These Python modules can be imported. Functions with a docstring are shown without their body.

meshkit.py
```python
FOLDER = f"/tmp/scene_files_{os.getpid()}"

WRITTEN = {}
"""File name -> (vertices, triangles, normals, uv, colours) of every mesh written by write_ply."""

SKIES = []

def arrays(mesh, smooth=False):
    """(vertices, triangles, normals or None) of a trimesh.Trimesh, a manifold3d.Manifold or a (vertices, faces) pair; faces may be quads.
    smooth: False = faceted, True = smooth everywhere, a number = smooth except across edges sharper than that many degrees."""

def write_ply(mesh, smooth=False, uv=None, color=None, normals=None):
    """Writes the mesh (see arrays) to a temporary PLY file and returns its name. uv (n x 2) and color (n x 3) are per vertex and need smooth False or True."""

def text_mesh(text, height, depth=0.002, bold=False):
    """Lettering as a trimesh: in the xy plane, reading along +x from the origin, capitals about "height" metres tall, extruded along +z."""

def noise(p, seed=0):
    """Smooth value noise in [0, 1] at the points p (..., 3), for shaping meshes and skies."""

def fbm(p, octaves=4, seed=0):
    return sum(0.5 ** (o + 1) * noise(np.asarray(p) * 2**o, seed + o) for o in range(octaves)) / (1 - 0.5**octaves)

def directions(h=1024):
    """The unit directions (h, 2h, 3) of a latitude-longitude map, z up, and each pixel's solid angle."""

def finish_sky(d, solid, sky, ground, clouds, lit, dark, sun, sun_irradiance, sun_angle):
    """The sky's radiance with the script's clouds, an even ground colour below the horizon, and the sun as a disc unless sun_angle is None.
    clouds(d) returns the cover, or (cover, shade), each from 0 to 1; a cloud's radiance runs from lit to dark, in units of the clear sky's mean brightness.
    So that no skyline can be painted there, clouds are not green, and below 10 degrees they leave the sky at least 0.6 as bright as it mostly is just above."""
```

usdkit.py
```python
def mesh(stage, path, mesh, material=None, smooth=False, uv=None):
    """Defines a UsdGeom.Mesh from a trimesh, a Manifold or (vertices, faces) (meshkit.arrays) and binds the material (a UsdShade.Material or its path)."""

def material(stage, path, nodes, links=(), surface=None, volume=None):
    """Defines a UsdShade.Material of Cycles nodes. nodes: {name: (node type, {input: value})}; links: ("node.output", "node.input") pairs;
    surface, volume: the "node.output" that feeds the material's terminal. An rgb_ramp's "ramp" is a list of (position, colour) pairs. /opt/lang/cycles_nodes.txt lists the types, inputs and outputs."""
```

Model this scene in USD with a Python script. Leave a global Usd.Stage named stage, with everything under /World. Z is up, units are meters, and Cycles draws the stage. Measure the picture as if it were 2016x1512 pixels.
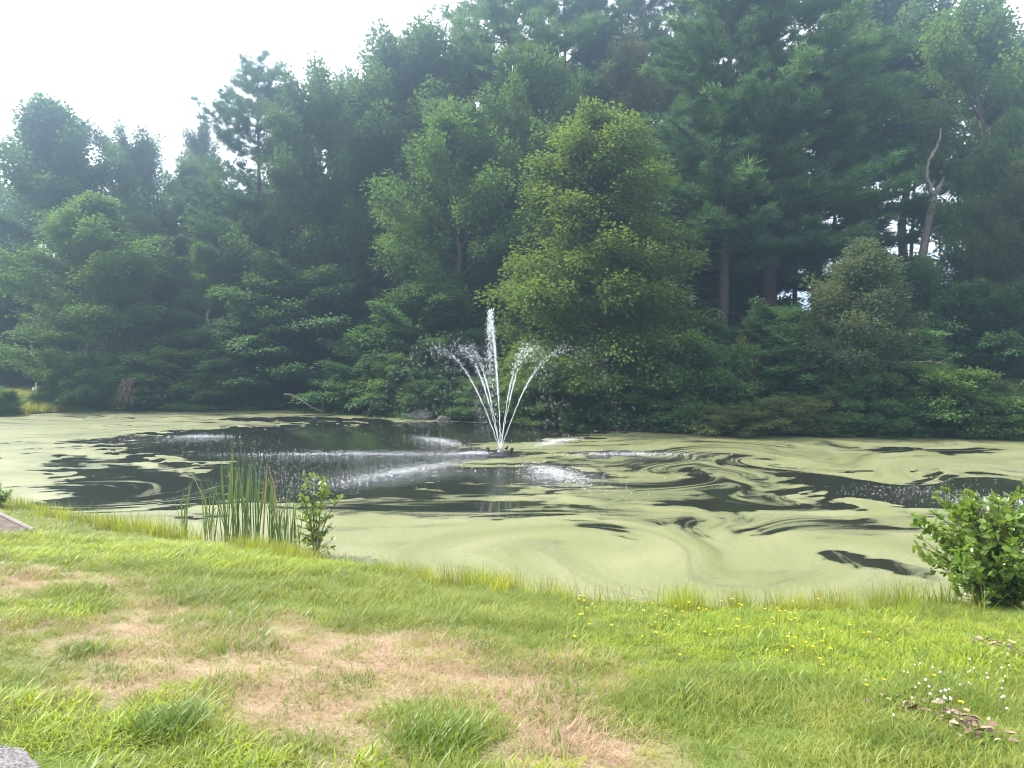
import math
import numpy as np
import trimesh
import shapely
import shapely.geometry as sg
import usdkit
import meshkit
from pxr import Usd, UsdGeom, UsdLux, UsdShade, Gf, Sdf, Vt

stage = Usd.Stage.CreateInMemory()
UsdGeom.SetStageUpAxis(stage, 'Z')
UsdGeom.SetStageMetersPerUnit(stage, 1.0)
UsdGeom.Xform.Define(stage, '/World')
UsdGeom.Scope.Define(stage, '/World/Looks')
rng = np.random.default_rng(7)
PI = math.pi

# ------------------------------------------------------------------ camera, sky, sun, exposure
CAM_H, FPX, PITCH = 3.0, 1456.0, math.atan(56 / 1456.0)
SUN_AZ, SUN_EL = math.radians(-66), math.radians(48)      # azimuth from the view direction (+y), negative = left
EXPOSURE = 1.15
cam = UsdGeom.Camera.Define(stage, '/World/camera')
cam.CreateHorizontalApertureAttr(36.0)
cam.CreateVerticalApertureAttr(27.0)
cam.CreateFocalLengthAttr(26.0)
cam.CreateExposureAttr(EXPOSURE)
cam.CreateClippingRangeAttr(Gf.Vec2f(0.05, 5000))
xf = UsdGeom.Xformable(cam)
xf.AddTranslateOp().Set(Gf.Vec3d(0, 0, CAM_H))
xf.AddRotateXOp().Set(90 - math.degrees(PITCH))

sun_dir = np.array([math.sin(SUN_AZ) * math.cos(SUN_EL), math.cos(SUN_AZ) * math.cos(SUN_EL), math.sin(SUN_EL)])
sun = UsdLux.DistantLight.Define(stage, '/World/sun')
sun.CreateIntensityAttr(1.25)
sun.CreateAngleAttr(0.53)
sun.CreateNormalizeAttr(True)
sun.CreateColorAttr(Gf.Vec3f(1.0, 0.93, 0.80))
zaxis = sun_dir
xaxis = np.cross([0, 0, 1], zaxis); xaxis /= np.linalg.norm(xaxis)
yaxis = np.cross(zaxis, xaxis)
UsdGeom.Xformable(sun).AddTransformOp().Set(Gf.Matrix4d(*xaxis, 0, *yaxis, 0, *zaxis, 0, 0, 0, 0, 1))

M = {}
def mat(name, nodes, links, surface=None, volume=None):
    M[name] = usdkit.material(stage, '/World/Looks/' + name, nodes, links, surface, volume)
    return M[name]

mat('sky_look', {
    'sky': ('sky_texture', {'sky_type': 'single_scattering', 'sun_disc': False, 'sun_elevation': SUN_EL, 'sun_rotation': SUN_AZ % (2 * PI), 'aerosol_density': 1.6}),
    'tc': ('texture_coordinate', {}),
    'mp': ('mapping', {'location': (3.3, 1.7, 0.4), 'scale': (1, 1, 1.6)}),
    'nz': ('noise_texture', {'scale': 2.6, 'detail': 6.0, 'roughness': 0.55}),
    'rp': ('rgb_ramp', {'ramp': [(0.0, (0, 0, 0)), (0.30, (0, 0, 0)), (0.43, (1, 1, 1)), (1, (1, 1, 1))]}),
    'mx': ('mix_color', {'b': (9.0, 9.3, 10.0), 'use_clamp': False}),
    'bg': ('background_shader', {'strength': 0.118})},
    [('tc.generated', 'mp.vector'), ('mp.vector', 'nz.vector'), ('nz.fac', 'rp.fac'), ('rp.color', 'mx.fac'), ('sky.color', 'mx.a'), ('mx.result', 'bg.color')],
    surface='bg.background')
dome = UsdLux.DomeLight.Define(stage, '/World/sky')
dome.GetPrim().SetCustomDataByKey('kind', 'structure')
UsdShade.MaterialBindingAPI.Apply(dome.GetPrim()).Bind(M['sky_look'])

# ------------------------------------------------------------------ pixel helpers (photo pixels -> world points)
def ray(px, py):
    px, py = np.asarray(px, float), np.asarray(py, float)
    a, b = (px - 1008) / FPX, -(py - 756) / FPX
    return np.stack([a, np.cos(PITCH) + b * np.sin(PITCH), -np.sin(PITCH) + b * np.cos(PITCH)], -1)
def on_plane(px, py, z=0.0):
    d = ray(px, py)
    t = (z - CAM_H) / d[..., 2]
    return d * t[..., None] + np.array([0, 0, CAM_H])
def at_depth(px, py, y):
    d = ray(px, py)
    return d * (np.asarray(y, float) / d[..., 1])[..., None] + np.array([0, 0, CAM_H])
def to_pixel(P):
    P = np.asarray(P, float) - np.array([0, 0, CAM_H])
    f = P[..., 1] * np.cos(PITCH) - P[..., 2] * np.sin(PITCH)
    u = P[..., 1] * np.sin(PITCH) + P[..., 2] * np.cos(PITCH)
    return 1008 + FPX * P[..., 0] / f, 756 - FPX * u / f

# ------------------------------------------------------------------ prim helpers
used = {}
def unique(parent, name):
    key = parent + '/' + name
    n = used.get(key, -1) + 1
    used[key] = n
    return name if n == 0 else f'{name}_{n:03d}'
def tag(prim, label=None, cat=None, group=None, kind=None):
    prim = prim.GetPrim() if hasattr(prim, 'GetPrim') else prim
    for k, v in (('label', label), ('category', cat), ('group', group), ('kind', kind)):
        if v:
            prim.SetCustomDataByKey(k, v)
    return prim
def thing(name, label, cat, loc=(0, 0, 0), rotz=0, group=None, scale=None, path='/World'):
    x = UsdGeom.Xform.Define(stage, path + '/' + unique(path, name))
    x.AddTranslateOp().Set(Gf.Vec3d(*map(float, loc)))
    x.AddRotateZOp().Set(math.degrees(rotz))
    if scale is not None:
        x.AddScaleOp().Set(Gf.Vec3f(*map(float, scale)))
    return tag(x, label, cat, group)
def part(name, mesh, material, parent, smooth=False, label=None, kind=None):
    p = parent if isinstance(parent, str) else str(parent.GetPath())
    m = usdkit.mesh(stage, p + '/' + unique(p, name), mesh, M[material], smooth)
    m.CreateDoubleSidedAttr(True)
    return tag(m, label, kind=kind)

def join(ms):
    V, F, n = [], [], 0
    for v, f in ms:
        V.append(v); F.append(np.asarray(f) + n); n += len(v)
    return np.vstack(V), np.vstack(F)

def tube(points, radii, sides=6, cap=True):
    p = np.asarray(points, float)
    r = np.broadcast_to(np.asarray(radii, float), (len(p),))
    t = np.gradient(p, axis=0)
    t /= np.linalg.norm(t, axis=1, keepdims=True) + 1e-12
    ref = np.array([0, 0, 1.0]) if abs(t[:, 2]).mean() < 0.8 else np.array([1.0, 0, 0])
    a = np.cross(t, ref); a /= np.linalg.norm(a, axis=1, keepdims=True) + 1e-12
    b = np.cross(t, a)
    an = np.arange(sides) * 2 * PI / sides
    v = (p[:, None] + r[:, None, None] * (np.cos(an)[None, :, None] * a[:, None] + np.sin(an)[None, :, None] * b[:, None])).reshape(-1, 3)
    i, j = np.meshgrid(np.arange(len(p) - 1), np.arange(sides), indexing='ij')
    q = np.stack([i * sides + j, i * sides + (j + 1) % sides, (i + 1) * sides + (j + 1) % sides, (i + 1) * sides + j], -1).reshape(-1, 4)
    f = np.vstack([q[:, [0, 1, 2]], q[:, [0, 2, 3]]])
    if cap:
        k = len(v)
        v = np.vstack([v, p[:1], p[-1:]])
        s = np.arange(sides)
        f = np.vstack([f, np.stack([np.full(sides, k), (s + 1) % sides, s], 1), np.stack([np.full(sides, k + 1), (len(p) - 1) * sides + s, (len(p) - 1) * sides + (s + 1) % sides], 1)])
    return v, f

def unit(v):
    return v / (np.linalg.norm(v, axis=-1, keepdims=True) + 1e-12)

def leaves(P, D, N, L, W, fold=0.18):
    """Rhombic leaves, two triangles each, folded along the midrib."""
    D = unit(D)
    S = unit(np.cross(D, N))
    U = np.cross(S, D)
    L, W = np.asarray(L)[:, None], np.asarray(W)[:, None]
    mid = P + D * L * 0.45
    v = np.stack([P, mid + S * W / 2 + U * W * fold, P + D * L - U * L * 0.08, mid - S * W / 2 + U * W * fold], 1).reshape(-1, 3)
    b = np.arange(len(P))[:, None] * 4
    f = np.concatenate([b + [0, 1, 2], b + [0, 2, 3]], 0)
    return v, f

def leaf_shape(L, W, fold=0.2, curl=0.12):
    """One elliptical leaf along +x, lying in xy, 10 triangles."""
    xs = np.array([0, 0.12, 0.35, 0.62, 0.86, 1.0])
    ws = np.array([0, 0.55, 0.95, 1.0, 0.6, 0.0])
    V = [(0, 0, 0)]
    for x, w in zip(xs[1:-1], ws[1:-1]):
        z = -curl * (x - 0.2) ** 2 * L
        V += [(x * L, w * W / 2, z + fold * w * W / 2), (x * L, 0, z), (x * L, -w * W / 2, z + fold * w * W / 2)]
    V.append((L, 0, -curl * 0.64 * L))
    F = [(0, 2, 1), (0, 3, 2)]
    for k in range(3):
        a = 1 + 3 * k
        F += [(a, a + 1, a + 4), (a, a + 4, a + 3), (a + 1, a + 2, a + 5), (a + 1, a + 5, a + 4)]
    F += [(10, 11, 13), (11, 12, 13)]
    return np.array(V, float), np.array(F)

def frame(D, N):
    D = unit(np.asarray(D, float)); S = unit(np.cross(N, D)); U = np.cross(D, S)
    return np.stack([D, S, U], -1)          # columns: x axis, y axis, z axis

def rand_dirs(n, r=None):
    v = (r or rng).normal(size=(n, 3))
    return unit(v)

# ------------------------------------------------------------------ materials
def leaf_mat(name, c1, c2, trans=0.35, rough=0.5, noise_scale=0.35, tint=None, spec=0.35):
    """Leaf colour runs from c1 to c2 leaf by leaf and clump by clump; part of the light passes through."""
    tint = tint or tuple(min(1, x * k) for x, k in zip(c2, (1.5, 1.35, 0.7)))
    return mat(name, {
        'g': ('geometry', {}), 'oi': ('object_info', {}),
        'nz': ('noise_texture', {'scale': noise_scale, 'detail': 2.0}),
        'a1': ('math', {'math_type': 'multiply', 'value2': 0.55}),
        'a2': ('math', {'math_type': 'multiply_add', 'value2': 0.9}),
        'a3': ('math', {'math_type': 'multiply_add', 'value2': 0.25}),
        'a4': ('math', {'math_type': 'subtract', 'value2': 0.38, 'use_clamp': True}),
        'mx': ('mix_color', {'a': c1, 'b': c2}),
        'tm': ('mix_color', {'fac': 0.5, 'a': tint}),
        'p': ('principled_bsdf', {'roughness': rough, 'specular_ior_level': spec}),
        't': ('translucent_bsdf', {}),
        'm': ('mix_closure', {'fac': trans})},
        [('g.position', 'nz.vector'), ('g.random_per_island', 'a1.value1'), ('nz.fac', 'a2.value1'), ('a1.value', 'a2.value3'),
         ('oi.random', 'a3.value1'), ('a2.value', 'a3.value3'), ('a3.value', 'a4.value1'), ('a4.value', 'mx.fac'),
         ('mx.result', 'p.base_color'), ('mx.result', 'tm.b'), ('tm.result', 't.color'), ('p.BSDF', 'm.closure1'), ('t.BSDF', 'm.closure2')],
        surface='m.closure')

leaf_mat('maple_leaf_bright', (0.066, 0.128, 0.03), (0.175, 0.255, 0.062), 0.42, 0.6, 0.35, spec=0.16)
leaf_mat('maple_leaf', (0.072, 0.147, 0.04), (0.169, 0.286, 0.07), 0.38, 0.6, 0.35, spec=0.16)
leaf_mat('maple_leaf_deep', (0.049, 0.12, 0.046), (0.124, 0.228, 0.07), 0.35, 0.6, 0.35, spec=0.16)
leaf_mat('oak_leaf', (0.057, 0.124, 0.046), (0.145, 0.239, 0.075), 0.33, 0.6, 0.35, spec=0.16)
leaf_mat('oak_leaf_olive', (0.074, 0.101, 0.038), (0.155, 0.182, 0.065), 0.35, 0.6, 0.35, spec=0.16)
leaf_mat('pine_needle', (0.049, 0.12, 0.054), (0.124, 0.239, 0.094), 0.22, 0.6, 0.35, spec=0.16)
leaf_mat('pine_needle_light', (0.086, 0.183, 0.064), (0.183, 0.322, 0.108), 0.25, 0.6, 0.35, spec=0.16)
leaf_mat('willow_leaf', (0.085, 0.122, 0.058), (0.165, 0.215, 0.105), 0.30, 0.6, 0.35, spec=0.16)
#(0.094, 0.125, 0.065), (0.188, 0.225, 0.119), 0.30, 0.6, 0.35, spec=0.16)
leaf_mat('shrub_leaf', (0.072, 0.144, 0.038), (0.178, 0.28, 0.072), 0.36, 0.6, 0.35, spec=0.16)
leaf_mat('shrub_leaf_dark', (0.062, 0.138, 0.046), (0.151, 0.253, 0.075), 0.33, 0.6, 0.35, spec=0.16)
leaf_mat('shrub_leaf_yellow', (0.14, 0.15, 0.02), (0.26, 0.25, 0.03), 0.40, 0.42)
leaf_mat('shrub_leaf_brown', (0.085, 0.120, 0.038), (0.175, 0.215, 0.068), 0.30, 0.5)
leaf_mat('near_bush_leaf', (0.085, 0.160, 0.020), (0.250, 0.350, 0.050), 0.40, 0.32, 3.0, spec=0.5)
leaf_mat('grass_green', (0.150, 0.195, 0.026), (0.430, 0.440, 0.115), 0.42, 0.45, 0.9, spec=0.4)
leaf_mat('grass_lush', (0.085, 0.150, 0.018), (0.250, 0.315, 0.040), 0.40, 0.42, 1.2, spec=0.4)
leaf_mat('grass_bright', (0.220, 0.300, 0.020), (0.420, 0.470, 0.050), 0.45, 0.42, 1.2, spec=0.4)
leaf_mat('grass_shore', (0.150, 0.185, 0.030), (0.330, 0.310, 0.060), 0.45, 0.45, 0.7, spec=0.4)
leaf_mat('grass_dry', (0.340, 0.230, 0.145), (0.640, 0.490, 0.360), 0.30, 0.6, 1.5, tint=(0.6, 0.45, 0.3), spec=0.3)
leaf_mat('cattail_leaf', (0.060, 0.120, 0.040), (0.150, 0.225, 0.072), 0.30, 0.35, 2.0, spec=0.5)
leaf_mat('cattail_leaf_dry', (0.22, 0.16, 0.07), (0.36, 0.27, 0.13), 0.30, 0.5, 2.0)

def bark_mat(name, c1, c2, scale=6.0, bump=0.5):
    return mat(name, {
        'tc': ('texture_coordinate', {}), 'mp': ('mapping', {'scale': (1, 1, 0.18)}),
        'nz': ('noise_texture', {'scale': scale, 'detail': 6.0, 'roughness': 0.65}),
        'rp': ('rgb_ramp', {'ramp': [(0.3, c1), (0.7, c2)]}),
        'b': ('bump', {'strength': bump, 'distance': 0.04}),
        'p': ('principled_bsdf', {'roughness': 0.85, 'specular_ior_level': 0.2})},
        [('tc.object', 'mp.vector'), ('mp.vector', 'nz.vector'), ('nz.fac', 'rp.fac'), ('rp.color', 'p.base_color'), ('nz.fac', 'b.height'), ('b.normal', 'p.normal')],
        surface='p.BSDF')
bark_mat('bark_brown', (0.055, 0.042, 0.034), (0.135, 0.105, 0.085))
bark_mat('bark_pine', (0.035, 0.027, 0.024), (0.085, 0.066, 0.056), 5.0)
bark_mat('bark_pale', (0.12, 0.105, 0.085), (0.28, 0.25, 0.21), 5.0)
bark_mat('bark_birch', (0.30, 0.28, 0.25), (0.55, 0.52, 0.47), 4.0)
bark_mat('twig_red', (0.075, 0.050, 0.036), (0.15, 0.10, 0.07), 9.0)
bark_mat('dead_twig', (0.19, 0.15, 0.12), (0.40, 0.34, 0.28), 9.0)

def plain(name, c, rough=0.5, spec=0.5, scale=20.0, var=0.25, bump=0.0, metallic=0.0):
    c = np.array(c)
    return mat(name, {
        'tc': ('texture_coordinate', {}), 'nz': ('noise_texture', {'scale': scale, 'detail': 5.0, 'roughness': 0.6}),
        'rp': ('rgb_ramp', {'ramp': [(0.3, tuple(c * (1 - var))), (0.7, tuple(np.minimum(c * (1 + var), 1)))]}),
        'b': ('bump', {'strength': bump, 'distance': 0.02}),
        'p': ('principled_bsdf', {'roughness': rough, 'specular_ior_level': spec, 'metallic': metallic})},
        [('tc.object', 'nz.vector'), ('nz.fac', 'rp.fac'), ('rp.color', 'p.base_color'), ('nz.fac', 'b.height'), ('b.normal', 'p.normal')],
        surface='p.BSDF')
plain('black_plastic', (0.016, 0.016, 0.018), 0.35, 0.5, 8, 0.3)
plain('grey_metal', (0.16, 0.16, 0.17), 0.4, 0.5, 10, 0.3)
plain('rock', (0.115, 0.105, 0.092), 0.85, 0.3, 3.0, 0.45, 0.8)
plain('concrete', (0.115, 0.092, 0.075), 0.9, 0.2, 6.0, 0.4, 0.6)
plain('concrete_edge', (0.20, 0.18, 0.155), 0.85, 0.3, 9.0, 0.2, 0.3)
plain('asphalt', (0.18, 0.165, 0.17), 0.85, 0.3, 70.0, 0.85, 1.0)
plain('white_paint', (0.62, 0.60, 0.56), 0.55, 0.4, 9.0, 0.2)
plain('dead_leaf', (0.13, 0.085, 0.055), 0.7, 0.3, 14.0, 0.5)
plain('dead_leaf_pale', (0.26, 0.20, 0.13), 0.7, 0.3, 14.0, 0.35)
plain('soil', (0.060, 0.042, 0.030), 0.95, 0.2, 20.0, 0.4, 0.6)
plain('flower_yellow', (0.72, 0.46, 0.012), 0.5, 0.3, 30.0, 0.12)
plain('flower_white', (0.55, 0.53, 0.45), 0.6, 0.3, 60.0, 0.2)
plain('flower_stem', (0.09, 0.15, 0.03), 0.5, 0.3, 20.0, 0.2)
mat('spray', {'p': ('principled_bsdf', {'base_color': (0.92, 0.93, 0.95), 'roughness': 0.18, 'specular_ior_level': 0.5}),
              't': ('translucent_bsdf', {'color': (0.92, 0.93, 0.95)}), 'm': ('mix_closure', {'fac': 0.45})},
    [('p.BSDF', 'm.closure1'), ('t.BSDF', 'm.closure2')], surface='m.closure')

# ------------------------------------------------------------------ pond outline and terrain
near_px = [(-500, 955), (-150, 968), (0, 992), (100, 1018), (250, 1046), (420, 1078), (560, 1100), (700, 1118), (850, 1142), (1000, 1168), (1200, 1192), (1400, 1203), (1650, 1208), (1750, 1190), (1850, 1196), (2016, 1210), (2400, 1215)]
far_px = [(2700, 872), (2016, 864), (1800, 862), (1600, 859), (1400, 856), (1200, 849), (1050, 835), (900, 829), (800, 823), (700, 812), (600, 807), (300, 807), (100, 813), (0, 819), (-300, 835)]
shore_near = on_plane(*np.array(near_px).T)[:, :2]
shore_far = on_plane(*np.array(far_px).T)[:, :2]
pond = sg.Polygon(np.vstack([shore_near, shore_far])).buffer(0.8).buffer(-0.8)
shapely.prepare(pond)
edge = pond.exterior
def sdf(x, y):
    P = shapely.points(x, y)
    d = shapely.distance(P, edge)
    return np.where(shapely.contains_xy(pond, x, y), -d, d)
def fb(x, y, s, seed=0, octv=3):
    return meshkit.fbm(np.stack([np.asarray(x) * s, np.asarray(y) * s, np.zeros_like(np.asarray(x, float))], -1), octv, seed)
def height(x, y):
    x, y = np.asarray(x, float), np.asarray(y, float)
    s = sdf(x, y)
    near = 1.5 * (1 - np.exp(-np.maximum(s, 0) / 4.5))
    far = 0.55 * (1 - np.exp(-np.maximum(s, 0) / 1.5)) + 0.012 * np.maximum(s, 0) + 0.05 * np.clip(s - 26, 0, 200)
    yn = 24 - 0.0 * x
    w = 1 / (1 + np.exp(-(y - yn) * 1.5))
    out = near * (1 - w) + far * w
    bump = (fb(x, y, 0.35, 3) - 0.5) * 0.20 * np.clip(s / 2, 0, 1) + (fb(x, y, 1.7, 5) - 0.5) * 0.05 * np.clip(s / 1, 0, 1)
    return np.where(s > 0, out + bump, np.maximum(s * 0.35, -1.0))

print('terrain')
rad = np.concatenate([[0], np.geomspace(0.6, 6, 26), np.arange(6.2, 46, 0.30), np.geomspace(46.5, 420, 40)])
ang = np.concatenate([np.linspace(-44, 44, 221), np.linspace(44, 316, 80)[1:-1]])
A, R = np.meshgrid(np.radians(ang), rad, indexing='ij')
X, Y = np.sin(A) * R, np.cos(A) * R
Z = height(X.ravel(), Y.ravel()).reshape(X.shape)
na, nr = X.shape
i, j = np.meshgrid(np.arange(na), np.arange(nr - 1), indexing='ij')
i2 = (i + 1) % na
q = np.stack([i * nr + j, i * nr + j + 1, i2 * nr + j + 1, i2 * nr + j], -1).reshape(-1, 4)
gv = np.stack([X, Y, Z], -1).reshape(-1, 3)
gf = np.vstack([q[:, [0, 1, 2]], q[:, [0, 2, 3]]])
gf = gf[np.linalg.norm(np.cross(gv[gf[:, 1]] - gv[gf[:, 0]], gv[gf[:, 2]] - gv[gf[:, 0]]), axis=1) > 1e-9][:, [0, 2, 1]]

# dry parts of the lawn, as ellipses on the ground: (px, py, rx, ry, tilt)
DRY = [(60, 1150, 170, 26, 0.0), (330, 1190, 90, 30, 0.1), (260, 1240, 190, 36, 0.12), (430, 1320, 300, 60, 0.15), (640, 1300, 330, 55, 0.1), (720, 1390, 330, 70, 0.15), (900, 1340, 260, 60, 0.1),
       (560, 1400, 200, 55, 0.0), (1000, 1400, 180, 50, 0.1), (960, 1500, 300, 36, 0.0), (1080, 1340, 120, 40, 0.1), (1180, 1460, 120, 40, 0.2), (1250, 1505, 160, 25, 0), (820, 1290, 240, 40, 0.12), (330, 1370, 200, 40, 0.1), (90, 1230, 110, 18, 0.0)]
GREEN_HOLES = [(330, 1420, 80, 50, 0), (850, 1460, 130, 60, 0), (560, 1170, 220, 30, 0.1), (150, 1180, 70, 22, 0)]
def ell(px, py, e):
    cx, cy, rx, ry, t = e
    u, v = px - cx, py - cy
    u, v = u * math.cos(t) + v * math.sin(t), -u * math.sin(t) + v * math.cos(t)
    return np.sqrt((u / rx) ** 2 + (v / ry) ** 2)
def dryness(x, y, z):
    """0 = green lawn, 1 = scorched"""
    px, py = to_pixel(np.stack([x, y, z], -1))
    n = (fb(x, y, 1.6, 11, 4) - 0.5) * 1.3 + (fb(x, y, 6.0, 12, 3) - 0.5) * 0.9
    d = np.zeros_like(px)
    for e in DRY:
        d = np.maximum(d, np.clip((1.75 - ell(px, py, e) + n * 1.0) * 0.85, 0, 1))
    for e in GREEN_HOLES:
        d *= np.clip(ell(px, py, e) - 0.6 + n * 0.6, 0, 1)
    return np.where(y > 1.0, d, 0)
sg_ = sdf(gv[:, 0], gv[:, 1])
lawn = np.clip((sg_ - 0.15) / 0.25, 0, 1) * np.where((gv[:, 1] < 22) | ((gv[:, 0] / np.maximum(gv[:, 1], 1) < -0.60) & (gv[:, 1] < 64)), 1.0, 0.0)
dry = np.where(gv[:, 1] < 22, dryness(gv[:, 0], gv[:, 1], gv[:, 2]), 0)
mat('ground_look', {
    'g': ('geometry', {}), 'al': ('attribute', {'attribute': 'lawn'}), 'ad': ('attribute', {'attribute': 'dry'}),
    'n1': ('noise_texture', {'scale': 3.0, 'detail': 6.0}), 'n2': ('noise_texture', {'scale': 45.0, 'detail': 5.0, 'roughness': 0.7}),
    'soil': ('rgb_ramp', {'ramp': [(0.3, (0.025, 0.020, 0.013)), (0.7, (0.070, 0.052, 0.034))]}),
    'grs': ('rgb_ramp', {'ramp': [(0.3, (0.060, 0.090, 0.018)), (0.5, (0.105, 0.150, 0.030)), (0.7, (0.16, 0.20, 0.045))]}),
    'dr': ('rgb_ramp', {'ramp': [(0.3, (0.20, 0.145, 0.085)), (0.7, (0.44, 0.35, 0.23))]}),
    'm1': ('mix_color', {}), 'm2': ('mix_color', {}),
    'b': ('bump', {'strength': 0.8, 'distance': 0.03}),
    'p': ('principled_bsdf', {'roughness': 0.95, 'specular_ior_level': 0.1})},
    [('g.position', 'n1.vector'), ('g.position', 'n2.vector'), ('n1.fac', 'soil.fac'), ('n2.fac', 'grs.fac'), ('n2.fac', 'dr.fac'),
     ('ad.fac', 'm1.fac'), ('grs.color', 'm1.a'), ('dr.color', 'm1.b'), ('al.fac', 'm2.fac'), ('soil.color', 'm2.a'), ('m1.result', 'm2.b'),
     ('m2.result', 'p.base_color'), ('n2.fac', 'b.height'), ('b.normal', 'p.normal')], surface='p.BSDF')
gm = part('ground', (gv, gf), 'ground_look', '/World', kind='structure')
def primvar(prim, name, values):
    UsdGeom.PrimvarsAPI(prim).CreatePrimvar(name, Sdf.ValueTypeNames.FloatArray, 'vertex').Set(Vt.FloatArray.FromNumpy(np.asarray(values, np.float32)))
def primvar3(prim, name, values):
    UsdGeom.PrimvarsAPI(prim).CreatePrimvar(name, Sdf.ValueTypeNames.Float3Array, 'vertex').Set(Vt.Vec3fArray.FromNumpy(np.asarray(values, np.float32)))
primvar(gm, 'lawn', lawn); primvar(gm, 'dry', dry)

# asphalt path in the near left corner: a sheet lying on the ground with a ragged edge
pp = on_plane(np.array([-700, -260, -90, -30, 25, 45, 62, 72, 75, -100, -900]), np.array([1320, 1385, 1425, 1442, 1452, 1464, 1482, 1520, 1560, 1900, 1900]), 1.15)[:, :2]
pathpoly = sg.Polygon(pp)
gx, gy = np.meshgrid(np.linspace(-4.6, -1.2, 240), np.linspace(0.6, 4.2, 240), indexing='ij')
ok = shapely.contains_xy(pathpoly.buffer(0.02), gx.ravel() + 0.10 * (fb(gx.ravel(), gy.ravel(), 9.0, 81) - 0.5), gy.ravel() + 0.10 * (fb(gx.ravel(), gy.ravel(), 9.0, 82) - 0.5)).reshape(gx.shape)
gz = height(gx.ravel(), gy.ravel()).reshape(gx.shape) + 0.03
ii, jj = np.meshgrid(np.arange(239), np.arange(239), indexing='ij')
keep = (ok[:-1, :-1] & ok[1:, :-1] & ok[1:, 1:] & ok[:-1, 1:]).ravel()
q = np.stack([ii * 240 + jj, (ii + 1) * 240 + jj, (ii + 1) * 240 + jj + 1, ii * 240 + jj + 1], -1).reshape(-1, 4)[keep]
pi_, inv = np.unique(q, return_inverse=True); q = inv.reshape(q.shape)
part('path', (np.stack([gx, gy, gz], -1).reshape(-1, 3)[pi_], np.vstack([q[:, [0, 1, 2]], q[:, [0, 2, 3]]])), 'asphalt', '/World', True, kind='structure')

# ------------------------------------------------------------------ pond water and the algae that floats on it
print('pond')
FOUNT = on_plane(985, 896)[:2]
FX, FY = FOUNT
SPLASH = []                # (x, y, radial direction, length, width, strength) world
for a, r, ln, w, st in ((0, 4.0, 3.0, 0.75, 1.0), (60, 3.7, 2.4, 0.8, 1.0), (122, 3.9, 2.6, 0.8, 1.0), (180, 4.3, 5.2, 0.9, 1.2), (234, 4.2, 3.8, 1.0, 1.3), (292, 4.0, 2.6, 1.3, 1.3)):
    a = math.radians(a)
    SPLASH.append((FX + r * math.cos(a), FY + r * math.sin(a), a, ln, w, st))
SPLASH.append((FX - 0.75, FY + 0.2, PI, 1.0, 0.45, 1.3))
c = on_plane(395, 861); SPLASH.append((c[0], c[1], 0.0, 1.5, 0.9, 1.1))
c = on_plane(1960, 990); SPLASH.append((c[0], c[1], 0.0, 1.6, 0.7, 1.1))

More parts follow.
